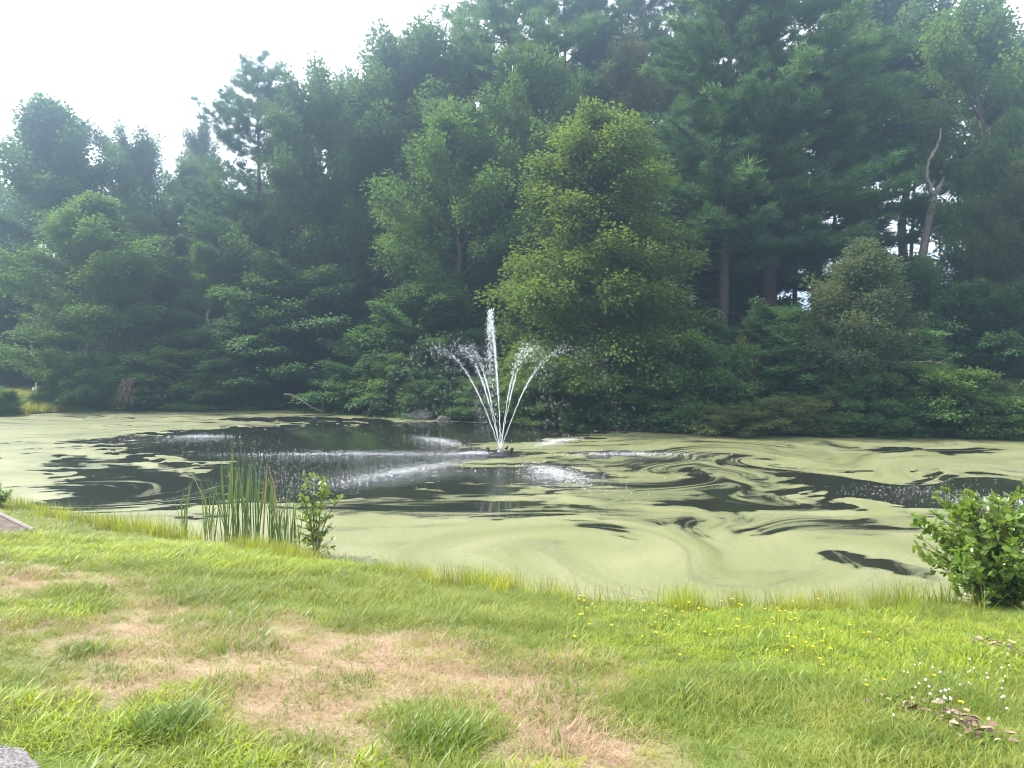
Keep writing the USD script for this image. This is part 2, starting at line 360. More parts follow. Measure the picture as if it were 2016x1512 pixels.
wp = pond.buffer(0.6)
gx = np.linspace(wp.bounds[0], wp.bounds[2], 160); gy = np.linspace(wp.bounds[1], wp.bounds[3], 120)
GX, GY = np.meshgrid(gx, gy, indexing='ij')
ok = shapely.contains_xy(wp, GX.ravel(), GY.ravel()).reshape(GX.shape)
ii, jj = np.meshgrid(np.arange(159), np.arange(119), indexing='ij')
keep = (ok[:-1, :-1] | ok[1:, :-1] | ok[1:, 1:] | ok[:-1, 1:]).ravel()
q = np.stack([ii * 120 + jj, (ii + 1) * 120 + jj, (ii + 1) * 120 + jj + 1, ii * 120 + jj + 1], -1).reshape(-1, 4)[keep]
wv = np.stack([GX, GY, np.zeros_like(GX)], -1).reshape(-1, 3)
def ripple_field(x, y):
    r = np.zeros_like(x)
    for sx, sy, a, ln, w, st in SPLASH:
        u = (x - sx) * math.cos(a) + (y - sy) * math.sin(a); v = -(x - sx) * math.sin(a) + (y - sy) * math.cos(a)
        r += st * np.exp(-(u / (ln * 0.75)) ** 2 - (v / (w * 1.3)) ** 2)
    r += 0.16 * np.exp(-((x - FX) / 5) ** 2 - ((y - FY) / 4.5) ** 2)
    return np.clip(r, 0, 1.5)
mat('water_look', {
    'g': ('geometry', {}), 'ar': ('attribute', {'attribute': 'ripple'}),
    'n1': ('noise_texture', {'scale': 9.0, 'detail': 3.0, 'roughness': 0.6}), 'n2': ('noise_texture', {'scale': 1.6, 'detail': 2.0}),
    'n3': ('noise_texture', {'scale': 26.0, 'detail': 2.0}),
    'h1': ('math', {'math_type': 'multiply'}), 'h2': ('math', {'math_type': 'multiply_add', 'value2': 0.06}), 'h3': ('math', {'math_type': 'multiply_add', 'value2': 0.4}),
    'b': ('bump', {'strength': 1.0, 'distance': 0.02}),
    'p': ('principled_bsdf', {'base_color': (0.010, 0.011, 0.008), 'roughness': 0.06, 'ior': 1.333})},
    [('g.position', 'n1.vector'), ('g.position', 'n2.vector'), ('g.position', 'n3.vector'), ('n3.fac', 'h3.value1'), ('n1.fac', 'h3.value3'),
     ('h3.value', 'h1.value1'), ('ar.fac', 'h1.value2'), ('n2.fac', 'h2.value1'), ('h1.value', 'h2.value3'),
     ('h2.value', 'b.height'), ('b.normal', 'p.normal')], surface='p.BSDF')
wi, inv = np.unique(q, return_inverse=True); wv, q = wv[wi], inv.reshape(q.shape)
wm = part('pond_water', (wv, np.vstack([q[:, [0, 1, 2]], q[:, [0, 2, 3]]])), 'water_look', '/World', kind='structure')
primvar(wm, 'ripple', ripple_field(wv[:, 0], wv[:, 1]))

COVER = [(600, 872, 430, 44, 0, -0.1), (720, 905, 290, 40, 0, -0.1), (900, 850, 270, 26, 0.02, 0.0), (600, 940, 330, 52, 0, -0.1), (240, 955, 160, 42, 0.05, 0.10), (330, 948, 130, 26, 0.1, 0.24), (170, 930, 80, 36, 0.3, 0.28),
         (330, 832, 230, 13, 0, 0.86), (560, 826, 110, 5, 0, 0.05), (90, 836, 190, 26, 0.02, 0.80), (330, 816, 330, 6, 0, 0.7), (900, 826, 500, 5, 0.04, 0.72), (720, 812, 120, 5, 0.0, 0.6),
         (1060, 880, 150, 8, 0.02, 0.72), (1040, 910, 190, 10, -0.05, 0.66), (1255, 898, 130, 13, 0, 0.0), (1105, 940, 135, 27, 0.05, 0.0), (930, 955, 100, 28, 0.0, 0.15), (850, 990, 270, 28, 0.05, 0.34),
         (700, 1000, 160, 14, 0.05, 0.38), (1500, 880, 300, 16, 0.01, 0.74), (1350, 915, 200, 22, 0.03, 0.52), (1480, 935, 220, 22, 0.03, 0.60), (1360, 970, 260, 34, 0.05, 0.50), (1880, 978, 230, 34, 0.05, 0.0),
         (1700, 950, 110, 14, 0.1, 0.05), (1530, 1028, 120, 16, 0.04, 0.30), (1370, 993, 60, 12, 0.05, 0.28), (1500, 995, 70, 9, 0, 0.35), (1640, 1040, 200, 20, 0.12, 0.56), (1250, 1020, 150, 16, 0.08, 0.58),
         (1640, 1100, 60, 14, 0.1, 0.36), (1722, 1120, 90, 12, 0.15, 0.38), (1130, 1042, 60, 14, 0.05, 0.42), (1760, 885, 60, 5, 0, 0.1), (1880, 888, 70, 5, 0, 0.2), 
         (640, 1040, 90, 8, 0, 0.75)]
def cover_at(x, y):
    px, py = to_pixel(np.stack([x, y, np.zeros_like(x)], -1))
    c = np.full_like(x, 0.97)
    blot = (fb(x * 0.6, y, 2.6, 73, 3) - 0.5) * 1.1
    edge_w = (fb(x * 0.5, y, 1.1, 71, 4) - 0.5) * 0.9 + (fb(x * 0.5, y, 5.0, 72, 3) - 0.5) * 0.8
    c += 0.20 * np.clip((py - 1010) / 60, 0, 1)
    for cx, cy, rx, ry, t, val in COVER:
        r = ell(px, py, (cx, cy, rx, ry, t))
        w = np.clip((1.25 - r * (1 + blot) + edge_w) / 0.5, 0, 1); w = w * w * (3 - 2 * w)
        c = c * (1 - w) + (val if val > 0.06 else val - 0.16) * w
    return c
# stirred by eddies: follow the flow backwards from every vertex to where its water came from
vr = np.random.default_rng(21)
NV = 170
vx = vr.uniform(-20, 20, NV); vy = vr.uniform(8.5, 38, NV); vR = 0.35 + 2.0 * vr.uniform(0, 1, NV) ** 2.2; vG = vr.uniform(1.2, 3.6, NV) / (0.7 + 0.3 * vR) * vr.choice([-1, 1], NV)
def flow_back(x, y, steps=26):
    x, y = x.copy(), y.copy(); part_way = None
    for s in range(steps):
        u = np.zeros_like(x); v = np.zeros_like(x)
        for k in range(NV):
            dx, dy = x - vx[k], y - vy[k]
            e = vG[k] * np.exp(-(dx * dx + dy * dy) / vR[k] ** 2) / steps
            u += -dy * e; v += dx * e
        x -= u; y -= v
        if s == 7: part_way = (x.copy(), y.copy())
    return x, y, part_way
ca = np.linspace(-0.86, 0.86, 760)
rows = 1 / np.linspace(1 / 7.9, 1 / 45.0, 330)
CA, CR = np.meshgrid(ca, rows, indexing='ij')
ax, ay = (CA * CR).ravel().astype(np.float32), CR.ravel().astype(np.float32)
bx, by, (hx, hy) = flow_back(ax, ay)
cov = cover_at(hx.astype(float), hy.astype(float))
inside = shapely.contains_xy(pond.buffer(0.25), ax, ay)
ok = (inside & (cov > -0.06)).reshape(CA.shape)
ii, jj = np.meshgrid(np.arange(759), np.arange(329), indexing='ij')
keep = (ok[:-1, :-1] & ok[1:, :-1] & ok[1:, 1:] & ok[:-1, 1:]).ravel()
q = np.stack([ii * 330 + jj, (ii + 1) * 330 + jj, (ii + 1) * 330 + jj + 1, ii * 330 + jj + 1], -1).reshape(-1, 4)[keep]
idx, inv = np.unique(q, return_inverse=True)
q = inv.reshape(q.shape)
av = np.stack([ax, ay, np.full_like(ax, 0.005)], -1)[idx]
mat('algae_look', {
    'g': ('geometry', {}), 'ac': ('attribute', {'attribute': 'cover'}), 'af': ('attribute', {'attribute': 'flow'}),
    'mp': ('mapping', {'scale': (0.34, 1.0, 1.0)}),
    'n1': ('noise_texture', {'scale': 1.0, 'detail': 8.0, 'roughness': 0.60, 'distortion': 1.1}),
    'n2': ('noise_texture', {'scale': 14.0, 'detail': 5.0, 'roughness': 0.7}),
    'n3': ('noise_texture', {'scale': 0.5, 'detail': 4.0}),
    'n4': ('noise_texture', {'scale': 130.0, 'detail': 2.0}),
    'k1': ('math', {'math_type': 'multiply_add', 'value2': 2.6}),       # streaks + cover
    'k2': ('math', {'math_type': 'multiply_add', 'value2': 0.30}), 'k3': ('math', {'math_type': 'multiply_add', 'value2': 0.28}), 'n5': ('noise_texture', {'scale': 55.0, 'detail': 3.0, 'roughness': 0.7}),
    'mr': ('map_range', {'range_type': 'smoothstep', 'from_min': 1.93, 'from_max': 2.20}),
    'sp': ('math', {'math_type': 'multiply_add', 'value2': 0.9, 'value3': -0.45}), 'cv': ('math', {'math_type': 'add', 'use_clamp': True}),
    'cr': ('rgb_ramp', {'ramp': [(0.28, (0.130, 0.145, 0.050)), (0.5, (0.172, 0.180, 0.078)), (0.72, (0.222, 0.224, 0.118))]}),
    'dk': ('mix_color', {'b': (0.055, 0.066, 0.028)}), 'gr': ('rgb_ramp', {'ramp': [(0.25, (0.72, 0.74, 0.70)), (0.6, (1.06, 1.05, 1.02))]}), 'ml': ('mix_color', {'blend_type': 'multiply', 'fac': 1.0, 'use_clamp': False}),
    'dr': ('map_range', {'from_min': 2.02, 'from_max': 2.62, 'to_min': 0.85, 'to_max': 0.0}),
    'b': ('bump', {'strength': 0.35, 'distance': 0.01}),
    'p': ('principled_bsdf', {'roughness': 0.48, 'specular_ior_level': 0.7}),
    't': ('transparent_bsdf', {}), 'm': ('mix_closure', {})},
    [('af.vector', 'mp.vector'), ('mp.vector', 'n1.vector'), ('g.position', 'n2.vector'), ('af.vector', 'n3.vector'), ('g.position', 'n4.vector'),
     ('n1.fac', 'k1.value1'), ('ac.fac', 'k1.value3'), ('n2.fac', 'k2.value1'), ('k1.value', 'k2.value3'), ('g.position', 'n5.vector'), ('n5.fac', 'k3.value1'), ('k2.value', 'k3.value3'), ('k3.value', 'mr.value'), ('k3.value', 'dr.value'),
     ('n3.fac', 'cr.fac'), ('cr.color', 'dk.a'), ('dr.result', 'dk.fac'), ('n2.fac', 'gr.fac'), ('dk.result', 'ml.a'), ('gr.color', 'ml.b'), ('ml.result', 'p.base_color'), ('n4.fac', 'b.height'), ('b.normal', 'p.normal'),
     ('mr.result', 'm.fac'), ('t.BSDF', 'm.closure1'), ('p.BSDF', 'm.closure2')], surface='m.closure')
al = part('pond_algae', (av, np.vstack([q[:, [0, 1, 2]], q[:, [0, 2, 3]]])), 'algae_look', '/World')
tag(al, 'pale yellow green algae film swirled over the dark pond water', 'algae', kind='stuff')
primvar(al, 'cover', cov[idx]); primvar3(al, 'flow', np.stack([bx, by, np.zeros_like(bx)], -1)[idx])

# ------------------------------------------------------------------ tree builders (prototypes stand at the origin)
def crown_leaves(sites, axes, normals, radius, n, L, r, flat=0.28, up=0.75, aspect=0.72):
    """n leaves round each site in a flattened tilted disc."""
    k = len(sites)
    D = np.repeat(axes, n, 0); N = np.repeat(normals, n, 0); C = np.repeat(sites, n, 0); Rr = np.repeat(np.broadcast_to(radius, (k,)), n)
    S = unit(np.cross(D, N)); N = np.cross(S, D)
    t = r.uniform(0, 2 * PI, k * n); q = np.sqrt(r.uniform(0, 1, k * n)) * Rr
    P = C + D * (q * np.cos(t) * 1.25)[:, None] + S * (q * np.sin(t) * 0.8)[:, None] + N * (r.normal(size=k * n) * Rr * flat)[:, None]
    P[:, 2] -= 0.22 * q * q / np.maximum(Rr, 0.1)
    ld = unit(P - C + D * 0.3 * Rr[:, None] + rand_dirs(k * n, r) * 0.55 * Rr[:, None]); ld[:, 2] -= 0.25
    ln = unit(N * up + np.array([0, 0, 0.4]) + rand_dirs(k * n, r) * 0.62)
    sz = L * r.uniform(0.65, 1.25, k * n)
    return leaves(P, ld, ln, sz, sz * aspect)

def curve(p0, d0, length, bend, n=6, wob=0.06, r=rng):
    """A limb: starts along d0 and bends by 'bend' (vector) over its length."""
    t = np.linspace(0, 1, n)[:, None]
    p = p0 + unit(d0) * length * t + np.asarray(bend) * length * t * t
    p[1:] += r.normal(size=(n - 1, 3)) * wob * length * t[1:] * 0.5
    return p

def broadleaf(parent, seed, H, R, base, n_limbs, leaf_m, bark_m, L=0.13, per=80, spray=0.55, shape='oval', stems=1, tilt=0.35, sec=8, up_bend=0.25, flat=0.28, trunk_r=None, rag=(0.72, 1.15), el_rand=0.2, f0=0.28, fill=0):
    r = np.random.default_rng(seed)
    trunk_r = trunk_r or 0.011 * H + 0.05
    wood, limbs_m = [], []
    sites, axes, norms, rads = [], [], [], []
    for st in range(stems):
        if stems == 1:
            top = np.array([r.normal() * 0.03 * H, r.normal() * 0.03 * H, H * 0.93]); b0 = np.zeros(3)
        else:
            a = 2 * PI * st / stems + r.uniform(-.4, .4)
            b0 = np.array([math.cos(a), math.sin(a), 0]) * 0.06 * R
            top = np.array([math.cos(a), math.sin(a), 0]) * R * r.uniform(0.15, 0.5) + [0, 0, H * r.uniform(0.75, 0.95)]
        n = 10
        t = np.linspace(0, 1, n)[:, None]
        tr = b0 * (1 - t) + top * t + np.array([0, 0, -0.3]) * (1 - t)
        tr[1:-1, :2] += r.normal(size=(n - 2, 2)) * 0.012 * H
        wood.append(tube(tr, trunk_r * (1.25 - 1.1 * t[:, 0]) / (1 if stems == 1 else 1.7), 8))
        for k in range(n_limbs):
            h = base + (1 - base) * (k + r.uniform(0, 1)) / n_limbs
            h = min(h, 0.985)
            u = (h - base) / (1 - base)
            if shape == 'oval':
                env = math.sin(PI * min(1, (0.10 + 0.86 * u) ** 0.75)) * 0.95 + 0.07
            elif shape == 'round':
                env = math.sqrt(max(0, 1 - (2 * u - 0.85) ** 2 / 1.38)) + 0.08
            elif shape == 'egg':
                env = min(1.0, (u + 0.10) * 4) ** 0.5 * (1 - u) ** 0.48 * 0.95 + 0.07
            elif shape == 'cone':
                env = (1 - u) ** 0.8 * 0.95 + 0.08
            elif shape == 'dome':
                env = math.sqrt(max(0, 1 - u ** 2)) * 0.95 + 0.1
            ln = R * env * r.uniform(*rag)
            az = k * 2.399 + r.uniform(-0.5, 0.5) + st
            el = tilt + 0.75 * u ** 1.5 + r.uniform(-el_rand, el_rand)
            ti = h * (n - 1); ti0 = min(int(ti), n - 2)
            p0 = tr[ti0] + (tr[ti0 + 1] - tr[ti0]) * (ti - ti0)
            d0 = np.array([math.cos(az) * math.cos(el), math.sin(az) * math.cos(el), math.sin(el)])
            lp = curve(p0, d0, ln, (0, 0, up_bend * (0.4 - (1 - u) * 0.7)), 7, 0.05, r)
            lr = max(0.02, trunk_r * 0.42 * (1 - 0.6 * u) / (1 if stems == 1 else 1.6))
            limbs_m.append(tube(lp, np.linspace(lr, 0.008, 7), 5, False))
            lt = unit(np.gradient(lp, axis=0))
            for s in range(sec):
                f = f0 + (1 - f0) * (s + r.uniform(0, 1)) / sec
                fi = f * 6; i0 = min(int(fi), 5)
                p1 = lp[i0] + (lp[i0 + 1] - lp[i0]) * (fi - i0)
                side = np.cross(lt[i0], [0, 0, 1.0]) * (1 if s % 2 else -1)
                d1 = unit(lt[i0] * r.uniform(0.5, 1.0) + side * r.uniform(0.3, 1.0) * (1.15 - f) * 1.6 + np.array([0, 0, r.uniform(-0.12, 0.32)]))
                l1 = max(0.35, ln * r.uniform(0.18, 0.36)) * (1.1 - 0.4 * f)
                sp = curve(p1, d1, l1, (0, 0, -0.08), 4, 0.05, r)
                limbs_m.append(tube(sp, np.linspace(0.014, 0.004, 4), 3, False))
                for g in (0.55, 1.0):
                    c = sp[1] * (1 - g) + sp[3] * g + r.normal(size=3) * 0.05
                    sites.append(c); axes.append(unit(d1 + np.array([0, 0, -0.15])))
                    norms.append(unit(np.array([0, 0, 1.0]) + 0.35 * r.normal(size=3) + 0.25 * d1)); rads.append(spray * r.uniform(0.65, 1.3))
    for k in range(fill):                      # short shoots between the limbs, out towards the crown's edge
        u = r.uniform(0.02, 0.97); h = base + (1 - base) * u
        env = min(1.0, (u + 0.10) * 4) ** 0.5 * (1 - u) ** 0.48 * 0.95 + 0.07
        az = r.uniform(0, 2 * PI); q = R * env * r.uniform(0.5, 0.97)
        d1 = np.array([math.cos(az), math.sin(az), 0.25])
        c = tr[int(h * (n - 1))] * [1, 1, 0] + np.array([math.cos(az) * q, math.sin(az) * q, h * H + r.uniform(-0.3, 0.3)])
        limbs_m.append(tube(np.array([c - d1 * 0.9 - [0, 0, 0.2], c - d1 * 0.3, c]), [0.012, 0.008, 0.004], 3, False))
        sites.append(c); axes.append(unit(d1)); norms.append(unit(np.array([0, 0, 1.0]) + 0.4 * r.normal(size=3) + 0.4 * d1)); rads.append(spray * r.uniform(0.6, 1.1))
    # top leader
    sites.append(top); axes.append(np.array([0.0, 0.3, 1.0])); norms.append(np.array([1.0, 0, 0.3])); rads.append(spray)
    v, f = crown_leaves(np.array(sites), np.array(axes), np.array(norms), np.array(rads), per, L, r, flat)
    part('trunk', join(wood), bark_m, parent, True)
    part('branches', join(limbs_m), bark_m, parent)
    part('crown', (v, f), leaf_m, parent)

def pine(parent, seed, H, R, base, whorls, per_whorl, leaf_m, bark_m='bark_pine', tufts=9, needles=15, L=0.24, dead=18, trunk_r=None, top_w=0.25):
    r = np.random.default_rng(seed)
    n = 12; t = np.linspace(0, 1, n)[:, None]
    tr = np.array([0, 0, 1.0]) * (t * (H + 0.3) - 0.3); tr[2:, :2] += np.cumsum(r.normal(size=(n - 2, 2)) * 0.05, 0)
    trunk_r = trunk_r or 0.012 * H + 0.04
    wood = [tube(tr, trunk_r * (1.15 - 1.08 * t[:, 0]), 9)]
    limbs, C, Dd = [], [], []
    def on_trunk(h):
        ti = h * (n - 1); k = min(int(ti), n - 2)
        return tr[k] + (tr[k + 1] - tr[k]) * (ti - k)
    for w in range(whorls):
        h = base + (0.99 - base) * (w + r.uniform(0, .8)) / whorls
        u = (h - base) / (1 - base)
        for k in range(per_whorl):
            az = r.uniform(0, 2 * PI)
            env = (top_w + (1 - top_w) * (1 - u) ** 0.7) * (0.55 + 0.45 * min(1, u * 4))
            ln = R * env * r.uniform(0.6, 1.15)
            el = -0.05 + 0.55 * u + r.uniform(-0.12, 0.2)
            d0 = np.array([math.cos(az) * math.cos(el), math.sin(az) * math.cos(el), math.sin(el)])
            lp = curve(on_trunk(h), d0, ln, (0, 0, 0.16), 6, 0.04, r)
            limbs.append(tube(lp, np.linspace(0.045 * (1 - 0.6 * u), 0.01, 6), 4, False))
            lt = unit(np.gradient(lp, axis=0))
            m = max(4, int(tufts * ln / R * 1.5))
            for s in range(m):
                f = 0.30 + 0.70 * (s + r.uniform(0, 1)) / m
                fi = f * 5; i0 = min(int(fi), 4)
                p1 = lp[i0] + (lp[i0 + 1] - lp[i0]) * (fi - i0)
                side = np.cross(lt[i0], [0, 0, 1.0]) * r.choice([-1, 1])
                off = side * abs(r.normal()) * 0.22 * ln * (1.15 - f)
                for g in range(4):
                    c = p1 + off * (0.25 + 0.25 * g) + np.array([0, 0, 0.05 * g]) + r.normal(size=3) * 0.10
                    C.append(c); Dd.append(unit(lt[i0] + side * 0.5 + np.array([0, 0, 0.75])))
    for k in range(dead):
        h = r.uniform(0.12, base + 0.08); az = r.uniform(0, 2 * PI)
        d0 = np.array([math.cos(az), math.sin(az), r.uniform(-0.25, 0.3)])
        lp = curve(on_trunk(h), d0, R * r.uniform(0.25, 0.6), (0, 0, -0.1), 6, 0.10, r)
        limbs.append(tube(lp, np.linspace(0.022, 0.006, 6), 3, False))
    C, Dd = np.array(C), np.array(Dd); k = len(C)
    c = np.repeat(C, needles, 0); d = np.repeat(Dd, needles, 0)
    nd = unit(d + rand_dirs(k * needles, r) * 0.95)
    ll = L * r.uniform(0.7, 1.25, k * needles)[:, None]
    s = unit(np.cross(nd, rand_dirs(k * needles, r))) * 0.021
    c = c + r.normal(size=c.shape) * 0.05
    v = np.stack([c - s, c + s, c + nd * ll], 1).reshape(-1, 3)
    f = np.arange(len(v)).reshape(-1, 3)
    # needles of one tuft share one island colour: joined through a common first corner is not needed, the clump noise varies them
    part('trunk', join(wood), bark_m, parent, True)
    part('branches', join(limbs), bark_m, parent)
    part('crown', (v, f), leaf_m, parent)

print('trees')
PROTO = {}
stage.CreateClassPrim('/World/tree_kinds')
def P(key, fn, seed, H, R, *a, **k):
    path = '/World/tree_kinds/' + key
    stage.CreateClassPrim(path).SetTypeName('Xform')
    fn(path, seed, H, R, *a, **k)
    v = np.array(UsdGeom.Mesh.Get(stage, path + '/crown').GetPointsAttr().Get())
    PROTO[key] = (path, float(np.quantile(v[:, 2], 0.997)), float(np.quantile(np.hypot(v[:, 0], v[:, 1]), 0.95)))
P('bright_maple', broadleaf, 1, 13, 4.2, 0.02, 70, 'maple_leaf_bright', 'bark_brown', L=0.14, per=76, spray=0.62, fill=230, tilt=0.22, sec=10, shape='egg', rag=(0.82, 1.06), up_bend=0.2, el_rand=0.32, f0=0.12)
P('maple', broadleaf, 2, 14, 4.6, 0.08, 44, 'maple_leaf', 'bark_brown', L=0.17, per=84, spray=0.72, tilt=0.35, sec=10)
P('deep_maple', broadleaf, 3, 15, 4.4, 0.08, 40, 'maple_leaf_deep', 'bark_brown', L=0.19, per=76, spray=0.75, tilt=0.4, sec=10)
P('oak', broadleaf, 4, 17, 5.2, 0.14, 42, 'oak_leaf', 'bark_brown', L=0.20, per=76, spray=0.80, shape='round', tilt=0.4, sec=10)
P('tall_oak', broadleaf, 5, 19, 4.4, 0.20, 40, 'oak_leaf', 'bark_brown', L=0.20, per=72, spray=0.80, shape='round', tilt=0.6, sec=10)
P('olive_oak', broadleaf, 6, 17, 4.0, 0.22, 30, 'oak_leaf_olive', 'bark_brown', L=0.18, per=70, spray=0.75, shape='round', tilt=0.55, sec=9)
P('high_oak', broadleaf, 7, 22, 4.4, 0.52, 26, 'oak_leaf', 'bark_brown', L=0.20, per=72, spray=0.80, shape='round', tilt=0.6, sec=9)
P('high_maple', broadleaf, 27, 18, 4.6, 0.42, 32, 'maple_leaf', 'bark_brown', L=0.17, per=84, spray=0.72, tilt=0.4, sec=10)
P('birch', broadleaf, 8, 15, 2.6, 0.30, 24, 'maple_leaf', 'bark_birch', L=0.15, per=60, spray=0.60, tilt=0.7, sec=8, trunk_r=0.13)
P('pine', pine, 11, 22, 5.0, 0.30, 18, 7, 'pine_needle', tufts=15, needles=13, L=0.28, trunk_r=0.22)
P('light_pine', pine, 12, 20, 4.4, 0.28, 18, 7, 'pine_needle_light', tufts=15, needles=13, L=0.28, trunk_r=0.27)
P('slim_pine', pine, 31, 20, 2.6, 0.56, 10, 5, 'pine_needle', tufts=8, needles=12, L=0.28, dead=34, trunk_r=0.13)
P('young_pine', pine, 13, 4, 1.3, 0.06, 14, 7, 'pine_needle_light', tufts=8, needles=16, L=0.20, dead=0, top_w=0.1)
P('willow', broadleaf, 14, 6, 1.9, 0.03, 40, 'willow_leaf', 'bark_brown', L=0.095, per=84, spray=0.42, stems=1, tilt=0.7, sec=9)
P('understory', broadleaf, 15, 7, 3.0, 0.06, 30, 'maple_leaf_deep', 'bark_brown', L=0.16, per=92, spray=0.65, shape='dome', tilt=0.15, sec=9, flat=0.16)
P('light_understory', broadleaf, 25, 7, 3.0, 0.06, 28, 'maple_leaf', 'bark_brown', L=0.15, per=92, spray=0.62, shape='dome', tilt=0.2, sec=9, flat=0.16)
P('shrub', broadleaf, 16, 3.0, 1.9, 0.02, 12, 'shrub_leaf', 'bark_brown', L=0.125, per=78, spray=0.42, shape='dome', stems=4, tilt=0.1, sec=7, up_bend=0.1)
P('dark_shrub', broadleaf, 17, 3.0, 1.9, 0.02, 12, 'shrub_leaf_dark', 'bark_brown', L=0.13, per=78, spray=0.42, shape='dome', stems=4, tilt=0.05, sec=7, up_bend=0.0)
P('brown_shrub', broadleaf, 18, 2.0, 1.6, 0.02, 9, 'shrub_leaf_brown', 'twig_red', L=0.09, per=56, spray=0.38, shape='dome', stems=4, tilt=0.2, sec=6)
P('yellow_shrub', broadleaf, 19, 2.0, 1.0, 0.05, 7, 'shrub_leaf_yellow', 'bark_brown', L=0.14, per=36, spray=0.35, shape='dome', stems=2, tilt=0.3, sec=5)

def inst(key, name, label, cat, loc, scale, rotz, group=None):
    path, H, R = PROTO[key]
    t = thing(name, label, cat, loc, rotz, group, scale)
    t.GetReferences().AddInternalReference(path)
    t.SetInstanceable(True)
    return t

def place(key, name, cat, label, px, d, top, w, group=None, rot=None, dz=0.0):
    """Stand a tree at depth d under photo column px, its top at photo row top, w photo pixels wide."""
    _, H, R = PROTO[key]
    x = at_depth(px, 700, d)[0]
    z = float(height([x], [d])[0]) + dz
    ztop = at_depth(px, top, d)[2]
    wid = 1.06 * w / FPX * d
    sc = wid / (2 * R * 1.02)
    rot = rng.uniform(0, 2 * PI) if rot is None else rot
    return inst(key, name, label, cat, (x, d, z - 0.05), (sc, sc, (ztop - z) / (H * 0.99)), rot, group)

T = 'tree'
# --- the left side
place('deep_maple', 'maple_tree', T, 'hazy rounded tree cut by the left edge, behind the small meadow', -20, 66, 290, 240)
place('deep_maple', 'maple_tree', T, 'hazy dome topped tree, tallest of the trees at the far left', 140, 54, 232, 300)
place('maple', 'maple_tree', T, 'broad pale green maple drooping low over the left shrubs by the water', 200, 44.5, 395, 310)
place('deep_maple', 'maple_tree', T, 'dark tree low at the left edge, just above the small meadow', -30, 62, 480, 300)
place('oak', 'oak_tree', T, 'hazy thin topped oak right of the dome topped tree at left', 280, 57, 268, 200)
place('olive_oak', 'oak_tree', T, 'sparse little treetop poking up left of the ragged pine', 385, 60, 250, 110)
place('oak', 'oak_tree', T, 'hazy oak whose low top fills the notch left of the ragged pine', 400, 55, 318, 190)
place('birch', 'birch_tree', T, 'slim birch with a pale bare stem between the left maple and the dark hollow', 305, 51, 420, 130)
place('birch', 'birch_tree', T, 'leaning slim birch with pale stem standing in the dark left hollow', 418, 47, 480, 120)
place('pine', 'pine_tree', T, 'ragged pine leaning its bare tipped boughs out against the white sky', 512, 50, 126, 250, rot=2.0)
place('oak', 'oak_tree', T, 'full round oak just right of the ragged pine, in front of it', 620, 49, 165, 260)
place('understory', 'understory_tree', T, 'low bluish tree with layered boughs in the dark hollow left of the fountain', 590, 46, 520, 330)
place('understory', 'understory_tree', T, 'small tree with spreading grey green boughs over the fallen log', 520, 44, 610, 260)
place('deep_maple', 'maple_tree', T, 'dark tree filling the hollow behind the layered boughs', 480, 53, 380, 320)
place('tall_oak', 'oak_tree', T, 'tall oak with a bumpy top against the sky, left of the centre', 770, 50, 60, 280)
place('tall_oak', 'oak_tree', T, 'oak with sky showing through its thin middle, left of the tall bumpy one', 690, 54, 150, 220)
place('oak', 'oak_tree', T, 'rounded oak between the tall bumpy oak and the high pine', 870, 52, 92, 230)
place('maple', 'maple_tree', T, 'green maple behind the fountain, left of the bright maple', 900, 43, 215, 290)
place('understory', 'understory_tree', T, 'low layered tree left behind the fountain, boughs in flat tiers', 845, 39, 560, 260)
place('understory', 'understory_tree', T, 'small dark tree leaning over the water left of the boulder', 740, 40, 640, 230)
# --- the middle
place('light_pine', 'pine_tree', T, 'high pine top right of the sky gap, cut by the upper frame edge', 1005, 52, -60, 400)
place('maple', 'maple_tree', T, 'tall green maple rising directly behind the left shoulder of the bright maple', 1045, 45, 105, 260)
place('pine', 'pine_tree', T, 'pine with sky gaps round it, above the bright maple at the frame top', 1215, 57, -110, 260)
place('pine', 'pine_tree', T, 'dark pine at the frame top between the high pine and the sky gap', 1120, 58, -80, 300)
place('pine', 'pine_tree', T, 'dark pine at the frame top just left of the largest pine', 1345, 55, -70, 260)
place('olive_oak', 'oak_tree', T, 'olive yellow oak looking over the top of the bright maple', 1225, 47, 75, 210)
place('bright_maple', 'maple_tree', T, 'big bright yellow green maple standing at the waterside right of the fountain', 1182, 32.4, 222, 372, rot=0.6)
place('deep_maple', 'maple_tree', T, 'dark tree in the shade left of the bright maple, behind the centre jet', 985, 44, 400, 230)
# --- the right side
place('pine', 'pine_tree', T, 'dark pine right of the bright maple with grey dead twigs on its slim trunk', 1425, 38, -60, 330, rot=1.0)
place('light_pine', 'pine_tree', T, 'largest pine with thick dark trunk and light green plumes', 1512, 40, -190, 420, rot=0.3)
place('light_pine', 'pine_tree', T, 'pine with long level boughs reaching right over the dark gap', 1605, 43, 60, 330, rot=4.0)
place('high_oak', 'oak_tree', T, 'tall high crowned oak above the sky gap right of the pines', 1690, 50, -60, 230)
place('high_oak', 'oak_tree', T, 'tall shaded oak left of the pale snag', 1775, 51, -70, 260)
place('high_maple', 'maple_tree', T, 'tall light green maple filling the upper right corner', 1945, 41.5, 10, 330, rot=2.2)
place('maple', 'maple_tree', T, 'lower maple at the right edge, right of the pale snag', 1990, 36, 235, 230)
place('understory', 'understory_tree', T, 'small tree with flat tiers of pale leaves at the right edge', 1960, 32, 560, 230)
place('olive_oak', 'oak_tree', T, 'tall tree whose grey trunk runs down the right edge', 2022, 33.5, 330, 200)
place('willow', 'willow_tree', T, 'slender grey green willow on the right shore with a pointed top', 1690, 29.8, 478, 210)
place('understory', 'understory_tree', T, 'dark leafy tree right of the grey green willow', 1790, 34, 510, 240)
